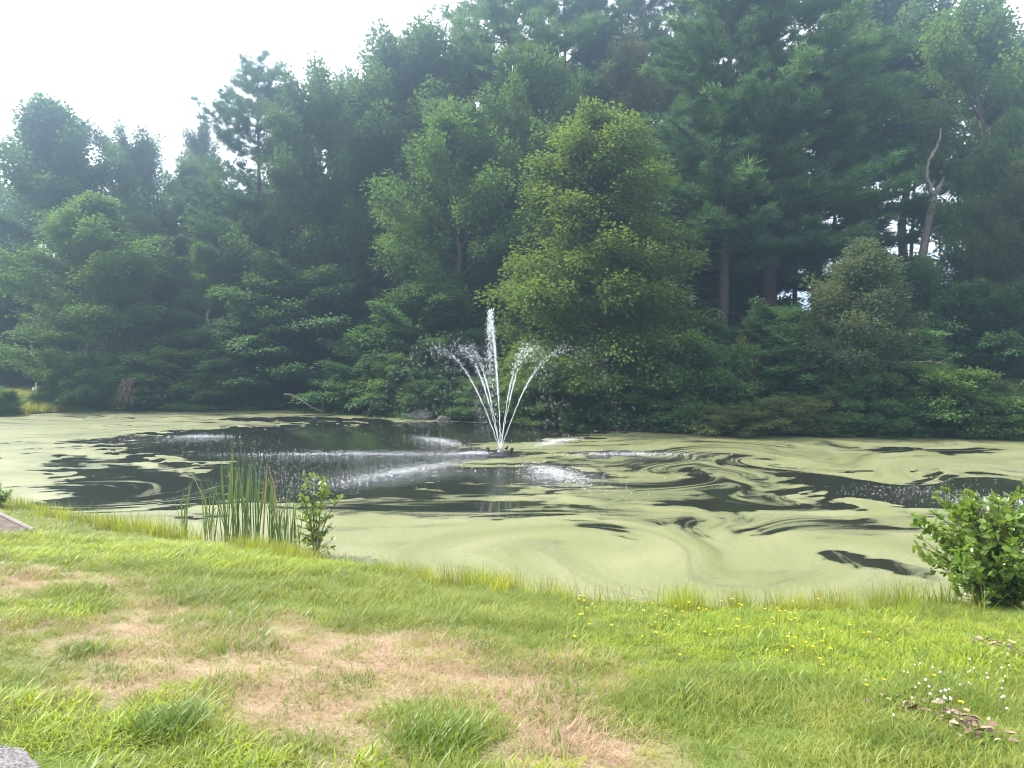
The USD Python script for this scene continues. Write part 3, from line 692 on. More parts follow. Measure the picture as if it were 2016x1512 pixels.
place('young_pine', 'young_pine', T, 'small soft green pine right of the grey green willow', 1790, 30.5, 650, 190)
place('young_pine', 'young_pine', T, 'small bluish pine left of the grey green willow', 1590, 31.5, 640, 210)
place('understory', 'understory_tree', T, 'low tree with flat boughs under the dark pine trunks', 1530, 33.5, 600, 210)
place('understory', 'understory_tree', T, 'low tree right of the bright maple, over the bluish shrub', 1400, 33.5, 640, 180)
for lab, px, d in (('slim dark pine trunk just right of the bright maple', 1372, 44), ('slim dark pine trunk between the twiggy pine and the largest pine', 1468, 45), ('slim dark pine trunk close on the right of the largest pine', 1562, 43),
                   ('slim dark trunk left of the sky gap behind the willow', 1640, 46), ('slim dark trunk standing in the sky gap above the willow', 1668, 47), ('slim dark trunk right of the sky gap above the willow', 1712, 48), ('slim dark trunk just left of the pale snag', 1788, 48)):
    place('slim_pine', 'pine_tree', T, lab, px, d, 40 + (px * 7) % 90, 150)
# --- deep forest, nothing tells these apart
DEEP = 'dark trees deep in the forest'
dk = np.random.default_rng(5)
for k in range(34):
    px = -150 + 2400 * (k + dk.uniform(0, 1)) / 34
    d = dk.uniform(58, 80) if px < 900 else dk.uniform(47, 68)
    key = ['pine', 'tall_oak', 'deep_maple', 'pine'][k % 4]
    top = np.interp(px, [-200, 0, 420, 600, 800, 1000, 1300, 2200], [420, 420, 420, 300, 210, 100, 60, 60]) + dk.uniform(-10, 140)
    if 1520 < px < 1960 or 1240 < px < 1340 or 620 < px < 720: continue
    place(key, 'forest_tree', T, 'shaded tree deep in the forest behind the shoreline trees', px, d, top, dk.uniform(190, 280), DEEP)

for k in range(30):
    px = -220 + 2500 * (k + dk.uniform(0, 1)) / 30
    d = dk.uniform(56, 62) if px < 900 else dk.uniform(43, 50)
    place(['deep_maple', 'understory', 'oak'][k % 3], 'forest_tree', T, 'shaded tree deep in the forest behind the shoreline trees', px, d, dk.uniform(430, 600) if not 1380 < px < 1900 else dk.uniform(500, 640), dk.uniform(260, 360), DEEP)

# --- shrubs along the far shore
S = 'shrub'
def shore_y(px):
    """depth of the far shore under photo column px"""
    p = np.array(far_px, float)[::-1]
    return float(on_plane(px, np.interp(px, p[:, 0], p[:, 1]))[1])
def shrub(key, label, px, top, w, back=0.9, cat=S, name=None):
    place(key, name or 'shrub', cat, label, px, shore_y(px) + back, top, w)
shrub('shrub', 'round bush at the left edge on the edge of the small meadow', 2, 762, 60, 0.2)
shrub('dark_shrub', 'leafy shrub right of the white post, leaning over the water', 140, 690, 120, 1.3)
shrub('dark_shrub', 'low shrub between the white post shrub and the hanging dead twigs', 195, 722, 110, 0.7)
shrub('shrub', 'large rounded shrub right of the hanging dead twigs', 345, 690, 220, 1.6)
shrub('dark_shrub', 'low trailing shrub in front of the large rounded left shrub', 300, 752, 120, 0.4)
shrub('shrub', 'mid sized shrub left of the fallen log, touching the water', 460, 728, 150, 1.0)
shrub('dark_shrub', 'small shrub behind the fallen log', 555, 764, 100, 1.3)
shrub('dark_shrub', 'low leaves on the bank right of the fallen log', 625, 770, 90, 0.9)
shrub('shrub', 'wide shrub overhanging dark water left of the boulder', 715, 735, 150, 1.0)
shrub('shrub', 'tall shrub above the boulder on its left', 800, 700, 150, 2.0)
shrub('dark_shrub', 'shrub directly above the boulder', 858, 745, 120, 1.4)
shrub('dark_shrub', 'dark shrub behind the base of the centre jet', 960, 745, 150, 1.2)
shrub('shrub', 'shrub at the waterline under the left half of the bright maple', 1070, 745, 170, 1.0)
shrub('shrub', 'bright shrub at the waterline under the trunk of the bright maple', 1170, 775, 130, 0.8)
shrub('dark_shrub', 'dark shrub under the right half of the bright maple', 1275, 740, 160, 1.4)
shrub('dark_shrub', 'big bluish shrub right of the bright maple', 1405, 672, 200, 2.2)
shrub('brown_shrub', 'low scrubby shrub with bare reddish twigs at the right waterline', 1440, 795, 200, 0.5)
shrub('brown_shrub', 'olive scrub with bare twigs, right of the lowest reddish twigs', 1560, 778, 170, 0.8)
shrub('yellow_shrub', 'small golden yellow shrub in the shade right of the bright maple', 1465, 665, 80, 3.4)
shrub('shrub', 'bright low greenery at the waterline under the grey green willow', 1635, 815, 100, 0.4)
shrub('dark_shrub', 'mid green shrub right below the grey green willow', 1690, 730, 160, 1.2)
shrub('shrub', 'large light green shrub under the dead branch on the right shore', 1850, 718, 230, 1.6)
shrub('dark_shrub', 'low shrub between the willow and the large light green shrub', 1755, 790, 120, 0.4)
shrub('shrub', 'rounded shrub at the water below the right edge trees', 1945, 775, 150, 0.7)
shrub('brown_shrub', 'brownish shrub behind the rounded one at the right edge', 1950, 745, 120, 2.0)
shrub('dark_shrub', 'dark shrub cut by the right edge at the waterline', 2030, 780, 110, 0.6)

# ------------------------------------------------------------------ snag, logs, dead branches, rock, post, headwall
print('small things')
def poly_px(pts, d):
    """photo pixels at depth d (number or list) -> points"""
    p = np.array(pts, float)
    return at_depth(p[:, 0], p[:, 1], np.broadcast_to(np.asarray(d, float), (len(p),)))
def smooth_line(p, n=16):
    from scipy.interpolate import make_interp_spline
    t = np.linspace(0, 1, len(p)); return make_interp_spline(t, p, k=min(3, len(p) - 1))(np.linspace(0, 1, n))
sx_, sy_ = at_depth(1812, 700, 38.0)[0], 38.0
sz_ = float(height([sx_], [sy_])[0])
snag = thing('dead_tree', 'pale barked broken snag forking against the sky gap at right', T, (sx_, sy_, sz_))
org = np.array([sx_, sy_, sz_])
tr = smooth_line(np.vstack([[org - [0, 0, 0.3]], poly_px([(1812, 620), (1816, 510), (1830, 430), (1838, 380)], 38.0)]), 18) - org
part('trunk', tube(tr, np.linspace(0.25, 0.16, 18), 9), 'bark_pale', snag, True)
for pts, r0 in (([(1838, 382), (1826, 350), (1828, 320), (1836, 300)], 0.13), ([(1838, 385), (1852, 365), (1858, 350)], 0.13), ([(1834, 310), (1846, 280), (1852, 250)], 0.08), ([(1833, 460), (1860, 445), (1890, 450), (1912, 420)], 0.06), ([(1843, 455), (1852, 480), (1850, 530)], 0.07)):
    lp = smooth_line(poly_px(pts, 37.9), 12) - org
    lp[1:] += rng.normal(size=lp[1:].shape) * 0.025
    part('limb', tube(lp, np.linspace(r0, r0 * 0.35, 12), 6), 'bark_pale', snag, True)

def dead_branch(name, label, pts, d, r0, twigs, m, seed, cat='branch', droop=-0.2, tl=0.6):
    r = np.random.default_rng(seed)
    lp = smooth_line(poly_px(pts, d), 16)
    o = lp[0].copy(); lp = lp - o
    t = thing(name, label, cat, o)
    part('stem', tube(lp, np.linspace(r0, r0 * 0.4, 16), 6), m, t, True)
    for k in range(twigs):
        i = int(r.uniform(4, 15.9))
        dd = unit(rand_dirs(1, r)[0] + np.array([0, -0.3, droop]) + unit(lp[15] - lp[0]) * 0.6)
        tw = curve(lp[i], dd, tl * r.uniform(0.5, 1.2), (0, 0, droop * 0.4), 6, 0.14, r)
        part('twig', tube(tw, np.linspace(r0 * 0.35, 0.006, 6), 4), m, t)
    return t
dead_branch('dead_branch', 'bare grey dead branch lying across the large light green shrub', [(1730, 708), (1765, 714), (1800, 712), (1862, 716)], 29.0, 0.03, 9, 'dead_twig', 3, tl=0.7)
dead_branch('dead_branch', 'short bare stick left under the longer grey dead branch', [(1700, 716), (1728, 728), (1752, 745)], 29.2, 0.022, 4, 'dead_twig', 4, tl=0.4)
dead_branch('dead_branch', 'little forked dead branch standing in the shallows under the bright maple', [(1262, 848), (1272, 830), (1282, 816)], 29.3, 0.02, 6, 'dead_twig', 5, droop=0.3, tl=0.5)
dead_branch('fallen_log', 'grey fallen log sloping into the water right of the left shrubs', [(560, 776), (585, 782), (607, 797), (640, 812)], [39.6, 39.0, 38.5, 38.1], 0.06, 4, 'bark_pale', 6, 'log', 0.1, 0.6)
hb = dead_branch('dead_branch', 'curtain of reddish dead twigs hanging to the water at left', [(268, 746), (255, 748), (243, 756), (234, 766)], 38.6, 0.05, 0, 'twig_red', 7)
r7 = np.random.default_rng(70)
o7 = at_depth(268, 746, 38.6)
for k in range(26):
    a = at_depth(r7.uniform(240, 264), r7.uniform(746, 756), 38.6 + r7.normal() * 0.15) - o7
    b = at_depth(r7.uniform(222, 262), r7.uniform(785, 806), 38.5 + r7.normal() * 0.25) - o7
    m_ = (a + b) / 2 + r7.normal(size=3) * 0.12
    part('twig', tube(smooth_line(np.array([a, m_, b]), 6), np.linspace(0.022, 0.007, 6), 4), 'twig_red', hb)

def boulder(sc, seed):
    m = trimesh.creation.icosphere(4)
    v = m.vertices.copy()
    v *= (0.75 + 0.5 * meshkit.fbm(v * 1.3 + 10, 4, seed))[:, None]
    for n in rand_dirs(7, np.random.default_rng(seed)):
        dd = v @ n; v -= np.outer(np.maximum(dd - 0.62, 0) * 0.85, n)
    v *= (1 + 0.05 * (meshkit.fbm(v * 6, 3, seed + 1) - 0.5))[:, None]
    return v * np.array(sc), m.faces
b = on_plane(826, 825.5, 0.0)
t = tag(part('boulder', (boulder((0.62, 0.5, 0.36), 5)[0] + [b[0], b[1] + 0.1, 0.06], boulder((1, 1, 1), 5)[1]), 'rock', '/World', True), 'grey angular boulder at the far waterline left of the fountain', 'boulder')
b = on_plane(872, 829, 0.0)
t = tag(part('boulder', (boulder((0.40, 0.4, 0.24), 8)[0] + [b[0], b[1] + 0.2, 0.05], boulder((1, 1, 1), 8)[1]), 'rock', '/World', True), 'smaller dark rock beside the grey angular boulder, on its right', 'boulder')

def box(cx, cy, cz, sx, sy, sz, bev=0.01):
    m = trimesh.creation.box([sx, sy, sz])
    c = np.array(m.vertices); out = []
    for k in range(3):
        s = np.sign(c); o = c.copy(); o -= s * bev; o[:, k] += s[:, k] * bev; out.append(o)
    h = trimesh.convex.convex_hull(np.vstack(out))
    return np.array(h.vertices) + [cx, cy, cz], np.array(h.faces)
pd = 46.0; p = at_depth(70, 700, pd); pz = float(height([p[0]], [pd])[0])
post = thing('marker_post', 'short white post with small side boards on the left meadow', 'post', (p[0], pd, pz))
part('post', box(0, 0, 0.33, 0.09, 0.09, 0.76), 'white_paint', post)
part('side_board', box(-0.19, 0.02, 0.30, 0.16, 0.05, 0.22), 'white_paint', post)
part('side_board', box(0.15, 0.02, 0.33, 0.18, 0.05, 0.30), 'grey_metal', post)

# concrete headwall by the left edge: a tilted slab with a pale coping, its near end sunk in the grass
w0 = at_depth(-110, 958, 11.3); w1 = at_depth(62, 1040, 9.9)
dw = unit((w1 - w0)[None])[0]; Ln = np.linalg.norm(w1 - w0)
sidew = unit(np.cross(dw, [0, 0, 1.0])[None])[0]; upw = np.cross(sidew, dw)
def slab(u0, u1, v0, v1, z0, z1):
    v, f = box((u0 + u1) / 2, (v0 + v1) / 2, (z0 + z1) / 2, u1 - u0, abs(v1 - v0), abs(z1 - z0), 0.015)
    return v[:, [0]] * dw + v[:, [1]] * sidew + v[:, [2]] * upw, f
hw = thing('concrete_headwall', 'weathered concrete slab sloping into the grass at the left edge', 'wall', w0)
part('slab', slab(0, Ln, 0.02, 0.42, -0.5, -0.02), 'concrete', hw)
part('coping', slab(0, Ln + 0.02, -0.05, 0.017, -0.5, 0.0), 'concrete_edge', hw)

# ------------------------------------------------------------------ fountain
fr = np.random.default_rng(33)
fo = thing('fountain', 'floating pond fountain throwing a tall centre jet and side jets', 'fountain', (FX, FY, 0))
prof = np.array([[0.0, 0.07], [0.10, 0.075], [0.22, 0.07], [0.31, 0.055], [0.365, 0.02], [0.375, -0.03], [0.30, -0.08], [0.0, -0.08]])
fl = trimesh.creation.revolve(prof[::-1], sections=40)
part('float', (np.array(fl.vertices), np.array(fl.faces)), 'black_plastic', fo, 40)
nz = trimesh.creation.revolve(np.array([[0, -0.0], [0.10, 0.0], [0.10, 0.05], [0.06, 0.09], [0.05, 0.13], [0, 0.13]]), sections=20)
part('nozzle', (np.array(nz.vertices) + [0, 0, 0.072], np.array(nz.faces)), 'grey_metal', fo, 40)
for az in (176, 60, -20):
    a = math.radians(az); c = np.array([math.cos(a), math.sin(a), 0]) * 0.36
    arm = part('light_bracket', tube(np.array([c * 0.9 + [0, 0, 0.05], c + [0, 0, 0.10], c * 1.03 + [0, 0, 0.17]]), [0.02, 0.02, 0.02], 6), 'black_plastic', fo)
    hd = trimesh.creation.cylinder(0.045, 0.09, sections=14)
    hd.apply_transform(trimesh.transformations.rotation_matrix(0.7, [-math.sin(a), math.cos(a), 0]))
    part('light_head', (np.array(hd.vertices) + c * 1.03 + [0, 0, 0.19], np.array(hd.faces)), 'black_plastic', fo, 40)
OCT_V = np.array([[1, 0, 0], [-1, 0, 0], [0, 1, 0], [0, -1, 0], [0, 0, 1], [0, 0, -1]], float)
OCT_F = np.array([[0, 2, 4], [2, 1, 4], [1, 3, 4], [3, 0, 4], [2, 0, 5], [1, 2, 5], [3, 1, 5], [0, 3, 5]])
def drops(Pn, rr, stretch=None):
    k = len(Pn)
    s = np.ones((k, 1, 3)); 
    if stretch is not None: s[:, 0, 2] = stretch
    v = (Pn[:, None] + OCT_V[None] * np.asarray(rr)[:, None, None] * s).reshape(-1, 3)
    return v, (np.arange(k)[:, None, None] * 6 + OCT_F[None]).reshape(-1, 3)
def jet(az, rng_r, apex, n_up, n_down, spread):
    a = math.radians(az); out = np.array([math.cos(a), math.sin(a), 0])
    def pt(t):                # t 0..1 launch to landing
        t = np.asarray(t)
        return out[None] * (rng_r * t)[:, None] + np.array([0, 0, 1.0]) * (0.2 + apex * 4 * t * (1 - t))[:, None] + out[None] * 0.03
    ms = []
    t = np.linspace(0, 0.24, 26)
    core = pt(t); core[1:] += fr.normal(size=(25, 3)) * 0.008
    ms.append(tube(core, 0.009 * (0.6 + 0.6 * fr.uniform(size=26)), 5))
    t = 0.14 + 0.40 * fr.uniform(0, 1, n_up) ** 2.0
    q = pt(t) + fr.normal(size=(n_up, 3)) * (0.008 + spread * np.clip(t - 0.15, 0, 1) ** 1.4)[:, None]
    ms.append(drops(q, 0.003 + 0.011 * fr.uniform(0, 1, n_up) ** 1.6, fr.uniform(0.9, 2.2, n_up)))
    t = 0.48 + 0.52 * fr.uniform(size=n_down) ** 0.8
    q = pt(t) + fr.normal(size=(n_down, 3)) * (spread * (0.25 + 1.6 * (t - 0.4)))[:, None]
    q[:, 2] = np.maximum(q[:, 2], 0.03)
    ms.append(drops(q, 0.003 + 0.007 * fr.uniform(0, 1, n_down) ** 2, fr.uniform(1, 2.4, n_down)))
    return ms[0], join(ms[1:])
for az in (0, 60, 122, 180, 234, 292):
    st_, sp_ = jet(az, 3.85, 3.0, 430, 360, 0.42)
    part('spray', sp_, 'spray', part('water_jet', st_, 'spray', fo), kind='stuff')
# centre jet: rises, leans left, and falls back beside itself
t = np.linspace(0, 1, 40)
def cpt(t):
    t = np.asarray(t); return np.stack([-0.28 * t ** 1.6, 0.0 * t, 0.2 + 4.2 * t], -1)
core = cpt(t * 0.72); core[1:] += fr.normal(size=(39, 3)) * 0.007
ms = [tube(core, 0.012 * (0.6 + 0.6 * fr.uniform(size=40)), 5)]
tt = 0.35 + 0.65 * fr.uniform(size=900) ** 0.8
ms.append(drops(cpt(tt) + fr.normal(size=(900, 3)) * (0.012 + 0.05 * np.clip(tt - 0.5, 0, 1))[:, None] * np.array([1, 1, 0.6]), 0.004 + 0.014 * fr.uniform(0, 1, 900) ** 1.5, fr.uniform(1, 2.2, 900)))
h = 4.35 * fr.uniform(size=1500) ** 0.55
wv_ = (4.45 - h) * 0.055 + 0.02
q = np.stack([-0.28 + 0.02 * (4.3 - h) - 0.05 + fr.normal(size=1500) * wv_, fr.normal(size=1500) * wv_, h], -1)
ms.append(drops(q, 0.003 + 0.009 * fr.uniform(0, 1, 1500) ** 1.7, fr.uniform(1, 2.6, 1500)))
h = 3.3 * fr.uniform(size=900)
q = np.stack([-0.62 + fr.normal(size=900) * 0.17, fr.normal(size=900) * 0.2, h], -1)
ms.append(drops(q, fr.uniform(0.003, 0.006, 900)))
part('spray', join(ms[1:]), 'spray', part('water_jet', ms[0], 'spray', fo, label='tall centre jet'), kind='stuff')

SPL = ['short bright splash on the water right of the fountain, level with it', 'splash patch on dark water behind the fountain at its right', 'splash patch on dark water behind the fountain at its left', 'long splash streak on dark water left of the fountain, level with it', 'slanting splash streak in front of the fountain at its left', 'broad splash patch on dark water in front of the fountain at its right',
       'small white splash right against the left side of the fountain float', 'small lone splash on dark water far left of the fountain', 'white splash on the dark pool behind the near right bush']
for (sx, sy, a, ln, w, st), lab in zip(SPLASH, SPL):
    n = int(760 * st * (ln * w) ** 0.5)
    u = fr.normal(size=n) * ln * 0.36; v = fr.standard_t(3, size=n) * w * 0.24
    x = sx + u * math.cos(a) - v * math.sin(a); y = sy + u * math.sin(a) + v * math.cos(a)
    z = 0.006 + np.abs(fr.normal(size=n)) * 0.045 * np.exp(-(u / ln) ** 2 * 3) + fr.uniform(size=n) * 0.01
    rr = 0.003 + 0.010 * fr.uniform(0, 1, n) ** 1.5
    m = drops(np.stack([x, y, z], -1), rr, fr.uniform(0.5, 1.6, n))
    tag(part('splash', m, 'spray', '/World'), lab, 'splash')
# bubbles drifting on the open water
bu = []
for (px, py, rx, ry, n) in ((300, 866, 130, 14, 420), (420, 872, 160, 16, 300), (560, 930, 130, 45, 520), (1800, 968, 150, 24, 420), (1960, 990, 80, 16, 160), (640, 945, 120, 20, 250), (720, 910, 200, 20, 260)):
    uu = fr.normal(size=(n, 2)) * 0.5
    p = on_plane(px + uu[:, 0] * rx, py + uu[:, 1] * ry)
    bu.append(drops(p + [0, 0, 0.004], 0.004 + 0.010 * fr.uniform(0, 1, n) ** 2, np.full(n, 0.6)))
tag(part('foam_bubbles', join(bu), 'spray', '/World'), 'white foam bubbles drifting on the open dark water', 'bubbles', kind='stuff')

# ------------------------------------------------------------------ grass
print('grass')
def blades(n, rad, hmin, hmax, wid, lean, r, seg=2, curlf=0.5):
    """n bent blades with roots in a disc of radius rad, at the origin"""
    t = r.uniform(0, 2 * PI, n); q = np.sqrt(r.uniform(0, 1, n)) * rad
    root = np.stack([q * np.cos(t), q * np.sin(t), np.full(n, -0.02)], -1)
    az = r.uniform(0, 2 * PI, n); Hh = r.uniform(hmin, hmax, n)
    d = np.stack([np.cos(az), np.sin(az), np.zeros(n)], -1) * (lean * r.uniform(0.2, 1.6, n))[:, None]
    side = np.stack([-np.sin(az), np.cos(az), np.zeros(n)], -1) * (wid * r.uniform(0.6, 1.3, n) / 2)[:, None]
    up = np.array([0, 0, 1.0])
    V = []
    for k in range(seg + 1):
        f = k / seg
        c = root + up * (Hh * (f - 0.35 * lean * f * f))[:, None] + d * (Hh * (f * (1 - curlf) + curlf * f * f * 1.3))[:, None]
        if k < seg:
            V += [c - side * (1 - 0.5 * f), c + side * (1 - 0.5 * f)]
        else:
            V.append(c)
    v = np.stack(V, 1); m = v.shape[1]
    F = []
    for k in range(seg - 1):
        F += [(2 * k, 2 * k + 1, 2 * k + 3), (2 * k, 2 * k + 3, 2 * k + 2)]
    F.append((2 * seg - 2, 2 * seg - 1, 2 * seg))
    b = np.arange(n)[:, None, None] * m
    return v.reshape(-1, 3), (b + np.array(F)[None]).reshape(-1, 3)

def instancer(name, label, cat, protos, P, rot, sc, which):
    path = '/World/' + unique('/World', name)
    pi = UsdGeom.PointInstancer.Define(stage, path)
    tag(pi, label, cat, kind='stuff')
    targets = []
    for k, (m, mm) in enumerate(protos):
        targets.append(part('clump', m, mm, path).GetPath())
    pi.CreatePrototypesRel().SetTargets(targets)
    pi.CreateProtoIndicesAttr(Vt.IntArray.FromNumpy(np.asarray(which, np.int32)))
    pi.CreatePositionsAttr(Vt.Vec3fArray.FromNumpy(np.asarray(P, np.float32)))
    half = np.asarray(rot) / 2
    pi.CreateOrientationsAttr(Vt.QuathArray([Gf.Quath(float(math.cos(h)), 0, 0, float(math.sin(h))) for h in half]))
    s = np.asarray(sc); s = np.stack([s, s, s], -1) if s.ndim == 1 else s
    pi.CreateScalesAttr(Vt.Vec3fArray.FromNumpy(s.astype(np.float32)))
    return pi

gr = np.random.default_rng(99)
def wedge(n, y0=1.6, y1=17.0, m=0.74, extra=1.2):
    y = np.sqrt(gr.uniform(y0 ** 2, y1 ** 2, n)); x = gr.uniform(-1, 1, n) * (m * y + extra)
    return x, y
x, y = wedge(30000)
s = sdf(x, y)
on_path = shapely.contains_xy(pathpoly.buffer(0.07), x, y)
okm = (s > 0.12) & ~on_path
x, y, s = x[okm], y[okm], s[okm]
z = height(x, y); dr = dryness(x, y, z)
px, py = to_pixel(np.stack([x, y, z], -1))
u = gr.uniform(size=len(x))
is_dry = u < 0.76 * dr ** 1.1
bright_m = np.zeros(len(x))
for e in ((150, 1440, 330, 75, 0.0), (480, 1240, 0.1, 0.1, 0), (60, 1200, 130, 20, 0), (1850, 1290, 260, 60, 0), (600, 1510, 420, 30, 0), (250, 1090, 500, 22, 0.05), (1500, 1260, 300, 60, 0)):
    bright_m = np.maximum(bright_m, np.clip(1.5 - ell(px, py, e), 0, 1))
is_bright = ~is_dry & (gr.uniform(size=len(x)) < bright_m * 0.75)
is_green = ~is_dry & ~is_bright
def lawn_set(name, label, sel, protos, smin, smax, cat='grass'):
    n = int(sel.sum())
    Pn = np.stack([x[sel], y[sel], z[sel]], -1)
    clump = 0.62 + 0.85 * np.clip((fb(Pn[:, 0], Pn[:, 1], 2.3, 61, 3) - 0.3) / 0.4, 0, 1)
    instancer(name, label, cat, protos, Pn, gr.uniform(0, 2 * PI, n), gr.uniform(smin, smax, n) * clump * 0.88, gr.integers(0, len(protos), n))
g = gr
lawn_set('lawn_grass', 'short green mown grass covering the near bank', is_green,
         [(blades(95, 0.16, 0.03, 0.10, 0.0065, 0.85, g), 'grass_green') for _ in range(5)] + [(blades(80, 0.15, 0.05, 0.12, 0.006, 0.7, g), 'grass_lush') for _ in range(2)], 0.8, 1.2)
lawn_set('bright_grass', 'broad bladed yellow green grass in patches of the near bank', is_bright,
         [(blades(60, 0.15, 0.04, 0.12, 0.0105, 0.95, g), 'grass_bright') for _ in range(4)] + [(blades(60, 0.15, 0.05, 0.12, 0.008, 0.8, g), 'grass_lush')], 0.8, 1.25)
lawn_set('dry_grass', 'scorched tan grass in patches of the near bank', is_dry,
         [(blades(90, 0.17, 0.03, 0.085, 0.0045, 0.9, g), 'grass_dry') for _ in range(5)] + [(blades(40, 0.15, 0.03, 0.08, 0.005, 0.8, g), 'grass_green')], 0.8, 1.15)
# tall grass along the near waterline
x, y = wedge(26000, 6.5, 19.0, 0.76, 1.5)
s = sdf(x, y)
dens = np.exp(-((s - 0.35) / 0.42) ** 2) * np.interp(fb(x, y, 1.3, 44), [0.35, 0.6], [0.12, 1.0])
sel0 = (gr.uniform(size=len(x)) < dens * 0.75) & (s > -0.12)
x, y, s = x[sel0], y[sel0], s[sel0]
z = np.maximum(height(x, y), -0.05)
tall = fb(x, y, 0.7, 45)
n = len(x)
protos = [(blades(26, 0.10, 0.14, 0.36, 0.006, 0.45, g, 3), 'grass_shore') for _ in range(4)] + [(blades(24, 0.09, 0.16, 0.38, 0.006, 0.4, g, 3), 'grass_bright') for _ in range(2)] + [(blades(22, 0.09, 0.14, 0.40, 0.005, 0.4, g, 3), 'grass_lush') for _ in range(2)]
instancer('shore_grass', 'tall yellowing grass fringing the near waterline', 'grass', protos, np.stack([x, y, z], -1), gr.uniform(0, 2 * PI, n), 0.7 + 0.95 * tall * gr.uniform(0.7, 1.2, n), gr.integers(0, len(protos), n))
# grass on the far left meadow
y = gr.uniform(35, 60, 6000); x = -y * gr.uniform(0.58, 0.80, 6000)
s = sdf(x, y); k = (s > 0.1) & (gr.uniform(size=6000) < np.where(s < 2.5, 1, 0.4)); x, y, s = x[k], y[k], s[k]
instancer('meadow_grass', 'grass of the small clearing across the water at left', 'grass', [(blades(34, 0.35, 0.15, 0.5, 0.03, 0.5, g), 'grass_green') for _ in range(3)] + [(blades(30, 0.35, 0.1, 0.3, 0.03, 0.6, g), 'grass_shore')],
          np.stack([x, y, height(x, y)], -1), gr.uniform(0, 2 * PI, len(x)), np.where(s < 2.0, 1.0, 0.35), gr.integers(0, 4, len(x)))
# undergrowth on the forest floor close to the water
y = gr.uniform(26, 50, 9000); x = y * gr.uniform(-0.62, 0.8, 9000)
s = sdf(x, y); k = (s > 0.05) & (s < 5) & (y > 25); x, y = x[k], y[k]
def herb(n, r):
    Pn = np.stack([r.normal(size=n) * 0.25, r.normal(size=n) * 0.25, r.uniform(0.02, 0.40, n)], -1)
    return leaves(Pn, rand_dirs(n, r) * [1, 1, 0.3], unit(rand_dirs(n, r) * 0.6 + [0, 0, 1]), r.uniform(0.08, 0.16, n), r.uniform(0.05, 0.1, n))
instancer('undergrowth', 'low leafy undergrowth on the shaded far bank', 'undergrowth', [(herb(46, g), 'shrub_leaf_dark') for _ in range(3)] + [(herb(40, g), 'shrub_leaf')],
          np.stack([x, y, height(x, y)], -1), gr.uniform(0, 2 * PI, len(x)), gr.uniform(0.7, 1.5, len(x)), gr.integers(0, 4, len(x)))

def on_ground(px, py):
    """where the ray through a photo pixel meets the ground"""
    d = ray(px, py); tt = np.linspace(1.5, 30, 4000)
    Q = d[None] * tt[:, None] + np.array([0, 0, CAM_H])
    k = np.argmax(Q[:, 2] < np.maximum(height(Q[:, 0], Q[:, 1]), 0))
    return Q[k]

# lush tufts standing out of the lawn
for px, py, n, rad, h, mm, lab in ((335, 1440, 420, 0.17, 0.20, 'grass_lush', 'dark lush weed clump in the yellow green grass at lower left'), (860, 1470, 480, 0.22, 0.22, 'grass_lush', 'dark lush grass clump at the lower edge among scorched grass'),
                                (170, 1165, 200, 0.22, 0.12, 'grass_lush', 'small green tuft within the scorched patch at left'), (1130, 1330, 220, 0.22, 0.13, 'grass_lush', 'green tuft beside the end of the scorched patch in the middle'),
                                (155, 1285, 220, 0.13, 0.12, 'grass_lush', 'low leafy weed tuft in the scorched grass at left'), (1400, 1400, 260, 0.3, 0.15, 'grass_green', 'tall pale green tuft on the lawn below the yellow flowers')):
    p = on_ground(px, py)
    t = thing('grass_tuft', lab, 'grass tuft', p)
    part('blades', blades(n, rad, h * 0.4, h, 0.009, 0.7, gr, 3), mm, t, kind='stuff')

# ------------------------------------------------------------------ cattails: every leaf is its own part
def cattail(label, px, py, n, top_px, rad, seed, dry=0.08):
    r = np.random.default_rng(seed)
    p = on_ground(px, py); p[2] = max(float(height([p[0]], [p[1]])[0]), -0.1) - 0.05
    t = thing('cattail_clump', label, 'cattails', p)
    Hm = (at_depth(px, top_px, p[1])[2] - p[2]) * 1.17
    for k in range(n):
        a = r.uniform(0, 2 * PI); q = math.sqrt(r.uniform()) * rad
        L = Hm * (r.uniform(0.55, 1.0) if k else 1.0)
        az = r.uniform(0, 2 * PI); lean = abs(r.normal()) * 0.15 + 0.03
        root = np.array([q * math.cos(a), q * math.sin(a) * 0.7, 0]); d = np.array([math.cos(az), math.sin(az), 0])
        m = 9; f = np.linspace(0, 1, m)
        bendy = r.uniform(0.0, 0.20) if r.uniform() > 0.12 else r.uniform(0.5, 0.9)
        c = root + np.outer(f * L - bendy * 0.5 * L * np.clip(f - 0.65, 0, 1) ** 2 * 4, [0, 0, 1]) + np.outer(f * lean * L + bendy * L * np.clip(f - 0.55, 0, 1) ** 1.8, d)
        tw = az + 1.57 + f * r.uniform(-1, 1)
        wd = r.uniform(0.015, 0.024) * np.where(f < 0.7, 1, 1 - (f - 0.7) / 0.3) * 0.5
        s = np.stack([np.cos(tw), np.sin(tw), np.zeros(m)], -1) * wd[:, None]
        v = np.stack([c - s, c + s], 1).reshape(-1, 3)
        F = np.array([[2 * i, 2 * i + 1, 2 * i + 3] for i in range(m - 1)] + [[2 * i, 2 * i + 3, 2 * i + 2] for i in range(m - 1)])
        part('leaf', (v, F), 'cattail_leaf_dry' if r.uniform() < dry * 0.5 else 'cattail_leaf', t, True)
cattail('thin cattail clump, leftmost of the reeds by the near shore', 361, 1062, 12, 950, 0.07, 1)
cattail('small cattail clump between the leftmost one and the tallest', 412, 1066, 14, 950, 0.08, 2, 0.15)
cattail('tallest cattail clump, left part of the dense reed bed', 458, 1070, 36, 896, 0.17, 3)
cattail('dense cattail clump with brown tips, right of the tallest', 498, 1074, 30, 915, 0.17, 4, 0.2)
